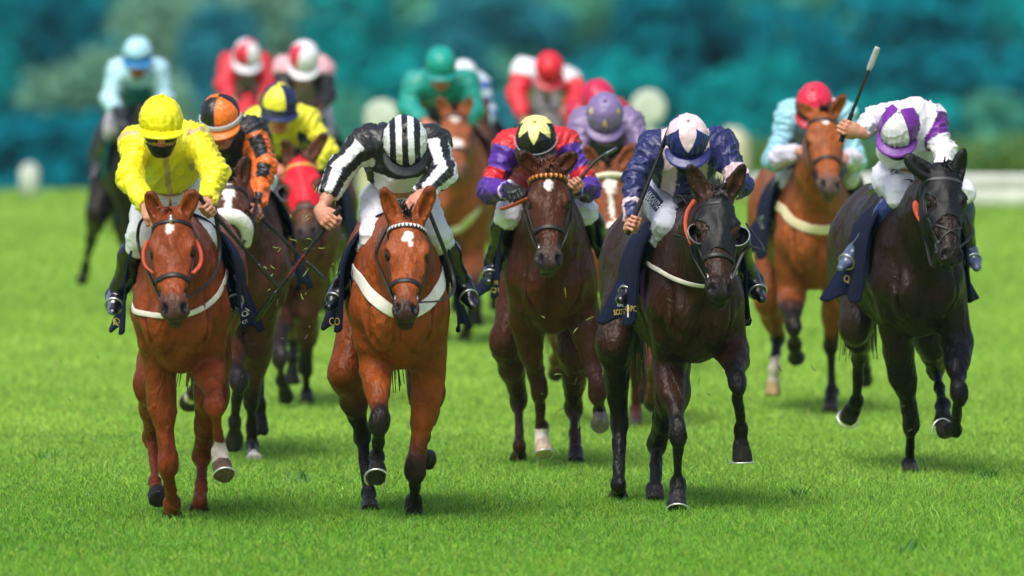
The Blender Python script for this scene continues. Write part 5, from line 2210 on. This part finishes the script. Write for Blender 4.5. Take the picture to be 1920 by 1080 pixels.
saddle_cloth(H5, dict(flare=.12, letters=[('ROYAL', 'gold_letter', 1569, 466, -0.05, 1, 9, 42), ('Q', 'gold_letter', 1583, 529, 1, 0, 13, 11)]))
stripe_girth(H5, ['#5d4a9a', '#b9aee0', '#5d4a9a'])


def silk5(i):
    n = len(i['t'])
    wht, pur = lin('#dfdde8'), lin('#6a2390')
    c = np.tile(wht, (n, 1))
    k = (i['seg'] == 3) & (i['t'] < .62) & (i['t'] > .02)
    c[k] = pur
    k = (i['seg'] == 4) & (np.abs(i['ang'] + 1.6) < .35) & (i['t'] < .4)
    c[k] = pur
    k = (i['seg'] == 0) & (i['tx'] > .27)
    c[k] = pur
    k = (i['seg'] == 1) & (i['t'] > .1) & (i['t'] < .6) & (np.abs(i['ang']) < .6)
    c[k] = pur
    return c


J5 = make_jockey(dict(Y=59.4, head=(1686, 240, .42), face=(46, -22, -14), sha=(1672, 222, .2), shb=(1742, 228, .1), ela=(1640, 224, .24), elb=(1772, 285, .22),
    wra=(1610, 230, .36), wrb=(1768, 335, .5), pel=(1702, 328, -.14), sleeve=.95, kna=(1690, 372, .20), knb=(1800, 360, .1), ana=(1602, 474, -.12), anb=(1815, 470, -.1), toa=(1580, 500, .0), tob=(1832, 502, .04),
    breeches='#dcdce8', boot='#101012', boottop='#1c2a6e', boottop_to=.36, toecol='#4a5570', silk=silk5, cap=cap_quarters('#dcdae4', '#6a2390', math.pi / 4), peak='#6a2390', mask='#18161c', cuffa=.92, breech=.08,
    whip=dict(hand='a', A=(1576, 266, .40), B=(1646, 88, .44), t=.155, hd=(-.95, -.25, .1), flapcol='#9aa0a6', label='braided black whip with grey flap raised high against the trees'),
    label='jockey in white silks with purple shoulder and quartered cap, whip arm raised'))

M['ink'] = flat_mat('printed ink', '#2c2838', .6)
letter_on(J5.br, J5.bvh_br, 'JOXY', 'ink', 1660, 303, .45, 1, 14, 32, .003)

# ---- 6 bay with sheepskin noseband, orange and black
H6 = make_horse(dict(Y=61.2, cx=458, yaw=4, coat='#4d2c1f', flank='#55362a', points='#221a1a', muzzle='#4a403d', res=.014,
    poll=(432, 338), muz=(418, 500), ears=((392, 300), (463, 290)), marks=[(0, .13, .032, .07), (0, .25, .018, .16)],
    fb=[(480, 649, .1), (471, 752, '-'), (473, 835, '-'), (476, 864, 'g')],
    fa=[(430, 640, .14), (447, 712, '+'), (441, 790, '-'), (437, 838, '-')],
    ha=[(400, 650, -.6), (372, 700, '-'), (362, 735, '-'), (352, 758, '-')],
    socks={'fb': 2.75, 'ha': 2.4}, hoof={'fb': '#d8cfc6'}, nmane=20,
    label='bay horse with a thick white sheepskin noseband behind the chestnut'))
bridle(H6, dict(sheepskin=True, reinb=[(470, 430, .9), (482, 375, .6)]))
saddle_cloth(H6, dict(flare=.1))


def silk6(i):
    n = len(i['t'])
    blk, org = lin('#15151a'), lin('#e0691a')
    c = np.tile(blk, (n, 1))
    k = (i['seg'] > 0) & ((i['seg'] % 2 == 0) | (i['t'] > .2)) & ~((np.abs(i['ang']) < .62) & (np.abs(((i['t'] + .5 * (i['seg'] % 2 == 0)) % 1) - .62) < .33))
    c[k] = org
    return c


J6 = make_jockey(dict(Y=61.2, head=(413, 220, .42), face=(30, -8, 3), shb=(475, 252, .2), sha=(375, 262, .2), elb=(497, 308, .32), wrb=(484, 362, .52), pel=(452, 335, -.2),
    knb=(474, 392, .12), anb=(522, 488, -.1), tob=(545, 512, .02), breeches='#d8d8e2', boot='#0f1218', toecol='#48587a', breech=.2, silk=silk6, cap=cap_quarters('#16161a', '#e2701c', math.pi / 2 + .12), peak='#e2701c',
    capband='#c9ccd4', capbandw=.026, skin='#b87a66', fine=True,
    whip=dict(hand='b', A=(470, 388, .58), B=(610, 526, .50), t=.08, hd=(.1, -.7, -.6), label='dark whip slanting down beside the orange and black jockey'),
    label='jockey in black and orange silks with quartered orange and black cap'))

# ---- 7 red hood, yellow and navy
H7 = make_horse(dict(Y=67.6, cx=560, yaw=-4, coat='#5a3423', flank='#5a3423', points='#231b1b', muzzle='#37302f', res=.014,
    poll=(560, 296), muz=(577, 448), ears=((534, 262), (612, 250)), hyaw=3,
    fb=[(575, 578, .1), (573, 689, '-'), (575, 738, '-'), (576, 759, 'g')],
    fa=[(522, 590, .12), (525, 668, '+'), (527, 715, '-'), (537, 748, '-')],
    hb=[(560, 600, -.6), (552, 635, '-'), (553, 650, '-'), (556, 668, '-')],
    pstart={'fb': .5, 'fa': .2}, socks={'hb': 2.4}, nmane=10, label='bay horse wearing a bright red hood with blinkers'))
hood(H7, dict(hoodcol='#d0152c', hood_to=.34, blinkers=True, eyehole=.05, hood_from=-.03))
bridle(H7, dict(brow=dict(col='#c8963c'), noseband=.38, nosecol='#4a3a36', reina=[(520, 400, .8), (512, 320, .5)], reinb=[(612, 400, .8), (580, 315, .5)]))
saddle_cloth(H7, dict(flare=.1))


def silk7(i):
    n = len(i['t'])
    yel, nav = lin('#e3dc2c'), lin('#1a2048')
    c = np.tile(yel, (n, 1))
    k = (i['seg'] == 0) & (i['lx'] < -.045)
    c[k] = nav
    k = (i['seg'] > 0) & (i['ang'] > .9)
    c[k] = nav
    return c


J7 = make_jockey(dict(Y=67.6, head=(522, 196, .40), face=(22, 8, 0), sha=(478, 228, .2), shb=(572, 226, .2), elb=(612, 285, .25), wrb=(584, 312, .45), ela=(455, 285, .3), wra=(512, 312, .5),
    pel=(537, 315, -.2), knb=(578, 350, .1), anb=(617, 425, -.1), tob=(632, 440, .0), breeches='#d8d8e2', boot='#101318', toecol='#7f8aa6', silk=silk7, cap=cap_quarters('#e6e03a', '#1c2350', math.pi / 4 + .5), peak='#1c2350',
    capband='#1c2350', capbandw=.02, skin='#c07a66', fine=True, goggles=False,
    label='jockey in yellow and navy silks with quartered yellow and navy cap'))

# ---- 8 bay, light blue jockey with red cap
H8 = make_horse(dict(Y=66.7, cx=1530, yaw=6, coat='#8a4a22', flank='#8a4a24', points='#1c1616', muzzle='#4a4240', res=.014,
    poll=(1543, 212), muz=(1558, 358), ears=((1494, 194), (1584, 178)), hyaw=-3, marks=[(.0, .10, .02, .025)],
    fa=[(1484, 556, .16), (1488, 608, '+'), (1490, 645, '-'), (1493, 672, '-')],
    fb=[(1566, 556, .08), (1558, 645, '-'), (1559, 735, '-'), (1557, 776, 'g')],
    ha=[(1440, 560, -.6), (1458, 632, '-'), (1451, 690, '+'), (1450, 742, '+')],
    hb=[(1600, 600, -.6), (1620, 650, '-'), (1622, 690, '-'), (1622, 715, '-')],
    pstart={'fa': .35, 'fb': .7, 'ha': .9, 'hb': .3}, socks={'ha': 1.75}, hoof={'ha': '#c8a47e'}, nmane=20,
    label='bright bay horse with a round white star and wide cream breast girth at right'))
bridle(H8, dict(crossnose=False, noseband=.36, reina=[(1520, 320, .8), (1506, 285, .5)], reinb=[(1585, 320, .8), (1582, 300, .5)]))
breast_girth(H8, [(1470, 392), (1480, 408), (1500, 422), (1530, 430), (1560, 428), (1590, 408)], .055, '#d6cda2')
saddle_cloth(H8, dict(flare=.12))


def silk8(i):
    n = len(i['t'])
    c = np.tile(lin('#8fc6d6'), (n, 1))
    k = (i['seg'] > 0) & (i['seg'] % 2 == 0)
    c[k] = lin('#cdcadf')
    k = (i['seg'] == 0) & (np.abs(i['lx']) > .09) & (i['tx'] < .1)
    c[k] = lin('#d6d9e4')
    return c


J8 = make_jockey(dict(Y=66.7, head=(1527, 196, .40), face=(42, -10, 0), sha=(1482, 216, .2), shb=(1582, 216, .2), ela=(1452, 298, .25), elb=(1600, 300, .25), wra=(1506, 284, .5), wrb=(1580, 296, .5),
    pel=(1530, 300, -.2), kna=(1478, 335, .12), knb=(1592, 332, .1), ana=(1443, 402, -.1), anb=(1616, 392, -.1), toa=(1436, 420, .0), tob=(1622, 408, .0), breeches='#cfd2dc', boot='#10151f', breech=.1,
    silk=silk8, cap=cap_plain('#d81f44'), peak='#b31636', capband='#1c1a22', capbandw=.03, fine=True, label='jockey in pale blue and white silks with plain red cap at right'))

# ---- 9 bay with white star and blaze, lilac jockey
H9 = make_horse(dict(Y=64.9, cx=1165, yaw=0, coat='#7a4426', points='#5a3020', muzzle='#5a4038', res=.016,
    poll=(1140, 312), muz=(1150, 486), ears=((1096, 272), (1192, 268)), marks=[(0, .14, .042, .055), (.005, .26, .012, .12), (.01, .41, .045, .05)],
    fa=[(1186, 600, .1), (1190, 690, '-'), (1192, 770, '-'), (1193, 803, 'g')],
    fb=[(1222, 600, .14), (1224, 675, '+'), (1222, 730, '-'), (1222, 762, '-')],
    ha=[(1050, 600, -.6), (1043, 640, '-'), (1042, 675, '-'), (1042, 705, '-')],
    nmane=10, mk=.3, label='bay horse with a white star and snip behind the dark bay in the centre'))
bridle(H9, dict(brow=dict(style='fleece', col='#d9d3b8'), noseband=.42))
saddle_cloth(H9, dict(flare=.08))


def cap_spots(base, spot):
    def fn(a, e):
        c = np.tile(lin(base), (len(a), 1))
        for a0, e0 in ((0, .35), (-1.15, .62), (1.15, .62), (2.6, .5), (-2.6, .5)):
            x, y = (a - a0) * np.cos(e0), e - e0
            r = np.hypot(x, y)
            th = np.arctan2(x, y)
            k = r < .20 * (.62 + .38 * np.cos(th * 5))
            c[k] = lin(spot)
        return c
    return fn


def silk9(i):
    n = len(i['t'])
    c = np.tile(lin('#7b6a94'), (n, 1))
    k = (i['seg'] == 0) & (i['tx'] > .05) & (i['fx'] > 0)
    c[k] = lin('#15151d')
    return c


J9 = make_jockey(dict(Y=64.9, head=(1134, 216, .42), face=(48, 0, 0), sha=(1095, 232, .2), shb=(1180, 232, .2), ela=(1082, 280, .3), elb=(1200, 285, .3), wra=(1110, 320, .55), wrb=(1170, 320, .55),
    pel=(1145, 330, -.2), breeches='#d8d8e2', boot='#101014', silk=silk9, cap=cap_spots('#7b6a9a', '#d8bd6a'), peak='#6c5b8a', fine=False, goggles=False, sleeve=1.1,
    label='jockey in lilac grey silks with gold stars on the lilac cap'))

# ---- 10 black horse at left, pale blue jockey
H10 = make_horse(dict(Y=82.0, cx=272, yaw=9, coat='#201a1a', flank='#2a211f', points='#100e0e', muzzle='#2a2626', res=.018,
    poll=(285, 225), muz=(300, 350), fa=[(255, 450, .1), (262, 520, '+'), (266, 560, '-'), (270, 580, '-')], fb=[(300, 450, .1), (305, 520, '-'), (306, 570, '-'), (305, 596, 'g')],
    ha=[(182, 400, -.6), (172, 448, '-'), (160, 502, '-'), (152, 528, '-')], hb=[(235, 420, -.6), (240, 470, '-'), (240, 520, '+'), (242, 540, '+')],
    socks={'ha': 3.0}, nmane=10, label='black horse at far left seen partly from the side, ridden by the pale blue jockey'))
bridle(H10, {})
saddle_cloth(H10, dict(flare=.04, drop=-.1, clothcol='#0a4a42'))


def silk10(i):
    n = len(i['t'])
    c = np.tile(lin('#127f86'), (n, 1))
    c[i['seg'] > 0] = lin('#a9d3e2')
    k = (i['seg'] == 0) & (i['tx'] < .02)
    c[k] = lin('#a9d3e2')
    return c


J10 = make_jockey(dict(Y=82.0, head=(258, 102, .40), face=(20, 0, 0), sha=(222, 134, .2), shb=(296, 134, .2), ela=(205, 185, .25), elb=(308, 185, .25), wra=(228, 225, .5), wrb=(283, 225, .5), pel=(250, 210, -.2),
    kna=(213, 240, .12), knb=(300, 240, .12), ana=(188, 310, -.1), anb=(320, 310, -.1), toa=(176, 330, .0), tob=(330, 330, .0), breeches='#cfc4d6', boot='#14141a', silk=silk10, fine=False, glovea='#15151a', gloveb='#15151a', skin='#b06a55', cuffa=.5, cuffb=.5,
    cap=lambda a, e: np.where((e > .12)[:, None], lin('#a4d2e4'), lin('#3a86b8')), peak='#2f78b0', label='jockey in pale blue sleeves and teal body with pale blue cap at far left'))

# ---- 11 bay, emerald jockey
H11 = make_horse(dict(Y=77.0, cx=858, yaw=0, coat='#8a4c2a', points='#241a18', muzzle='#4a403c', res=.018,
    poll=(852, 208), muz=(858, 330), ears=((822, 182), (884, 182)), marks=[(0, .10, .035, .035), (0, .33, .05, .05)],
    fa=[(828, 480, .1), (830, 540, '-'), (830, 600, '-'), (830, 640, 'g')], fb=[(886, 480, .1), (884, 550, '+'), (878, 605, '-'), (870, 636, '-')],
    nmane=10, mk=.6, label='bay horse with white star and white nose patch, ridden by the emerald jockey'))
bridle(H11, {})
breast_girth(H11, [(815, 425), (840, 432), (865, 425), (890, 400)], .05, '#cfc9a8')
saddle_cloth(H11, dict(flare=.08))


def silk11(i):
    c = np.tile(lin('#0c8f84'), (len(i['t']), 1))
    k = (i['seg'] == 0) & (i['fx'] > .03) & (i['tx'] > .1)
    c[k] = lin('#0a2f33')
    return c


J11 = make_jockey(dict(Y=77.0, head=(826, 122, .40), face=(25, 0, 0), sha=(780, 156, .2), shb=(876, 156, .2), ela=(764, 200, .25), elb=(890, 205, .25), wra=(800, 232, .5), wrb=(865, 232, .5), pel=(830, 222, -.2),
    breeches='#cfd0dc', boot='#14141a', silk=silk11, fine=False, sleeve=1.1, cap=cap_plain('#0b9488'), peak='#0a7f77', skin='#b9745f', goggles=False, label='jockey all in emerald green with an emerald cap'))


# ---- the rear of the field, mostly hidden
def back_horse(Y, cx, coat, label, **k):
    d = dict(Y=Y, cx=cx, coat=coat, res=.022, poll=(cx + k.get('hx', 0), -184 + (3 - 1.50) * FPX / Y), muz=(cx + k.get('hx', 0) + 3, -184 + (3 - 1.02) * FPX / Y), nmane=6, phase=k.get('phase', .5), label=label)
    h = make_horse(d)
    bridle(h, {})
    saddle_cloth(h, dict(flare=.06, clothcol=k.get('cloth', '#0d1330')))
    return h


def two(c_t, c_s, yoke=None, fore=None):
    def fn(i):
        c = np.tile(lin(c_t), (len(i['t']), 1))
        c[i['seg'] > 0] = lin(c_s)
        if yoke:
            c[((i['seg'] == 0) & (i['tx'] < .06)) | ((i['seg'] % 2 == 1) & (i['t'] < .35))] = lin(yoke)
        if fore:
            c[(i['seg'] > 0) & (i['seg'] % 2 == 0)] = lin(fore)
        return c
    return fn


back_horse(80.5, 893, '#4a2a1c', 'bay horse hidden behind the emerald jockey, carrying the royal blue rider', phase=-.5)
make_jockey(dict(Y=80.5, head=(868, 146, .4), face=(40, 0, 0), sha=(845, 165, .2), shb=(897, 160, .2), elb=(913, 215, .25), wrb=(896, 245, .5), pel=(880, 235, -.2),
    breeches='#cfd0dc', silk=lambda i: np.where(((np.sin(i['t'] * 13) > .1))[:, None], lin('#1f5cb4'), lin('#cdd8ea')), fine=False, cap=cap_plain('#d5dbe6'), peak='#1f5cb4',
    label='jockey in royal blue and white half hidden behind the emerald jockey'))
back_horse(84, 1025, '#6d6a68', 'grey horse at the rear under the jockey with white shoulders and red cap')
make_jockey(dict(Y=84, head=(1030, 130, .4), face=(50, 4, 0), sha=(983, 132, .1), shb=(1068, 150, .1), ela=(968, 178, .22), elb=(1088, 178, .22), wra=(984, 225, .42), wrb=(1062, 205, .45), pel=(1020, 205, -.2),
    breeches='#d9d9e0', silk=two('#d9d9e0', '#d3142a', '#d9d9e2'), fine=False, sleeve=1.15, cap=cap_plain('#d8142c'), peak='#c01028', skin='#a06a55', label='jockey with plain red cap, white shoulders and red sleeves'))
back_horse(72.5, 1122, '#3a2219', 'brown horse hidden behind the lilac jockey, carrying the crimson rider', phase=-.4)
make_jockey(dict(Y=72.5, head=(1121, 188, .4), face=(50, 0, 0), sha=(1085, 212, .2), shb=(1160, 212, .2), ela=(1074, 250, .3), elb=(1168, 250, .3), breeches='#d9d9e0', silk=plain('#b8123c'), fine=False, cap=cap_plain('#c01848'), peak='#a8123a',
    label='jockey in crimson with crimson cap, half hidden behind the lilac jockey'))
h15 = back_horse(88, 463, '#4a2a1c', 'bay horse in a red hood at the rear left, under the red and white rider', phase=.4)
hood(h15, dict(hoodcol='#c8142a', hood_to=.36, hood_from=-.04))
make_jockey(dict(Y=88, head=(463, 104, .4), face=(38, 6, 0), sha=(430, 120, .15), shb=(492, 122, .15), ela=(420, 160, .25), elb=(504, 160, .25), wra=(440, 190, .48), wrb=(486, 190, .48), pel=(462, 185, -.2), breeches='#d9d9e0',
    silk=two('#9a9aa4', '#c8162e', None, '#c8162e'), fine=False, sleeve=1.1, cap=cap_quarters('#d8d8e2', '#cf1c38', .0), peak='#d8d8e2', label='jockey in red and white with white and red cap, left of the pink shouldered rider'))
back_horse(80.2, 575, '#3a231b', 'brown horse behind the red hooded horse, carrying the pink and black rider', phase=.3)
make_jockey(dict(Y=80.2, head=(570, 110, .4), face=(44, 0, 0), sha=(535, 128, .15), shb=(604, 130, .15), ela=(527, 172, .25), elb=(612, 176, .25), wra=(550, 205, .48), wrb=(595, 205, .48), pel=(570, 205, -.2), breeches='#c6bcc6',
    silk=two('#b9a0aa', '#17171b', '#d9a6b0'), fine=False, cap=lambda a, e: np.where((np.abs(a + 1.2) < .75)[:, None], lin('#d02a48'), lin('#dcdce4')), peak='#dcdce4', label='jockey with white and red cap, pink shoulders, black sleeves'))

build_haze()
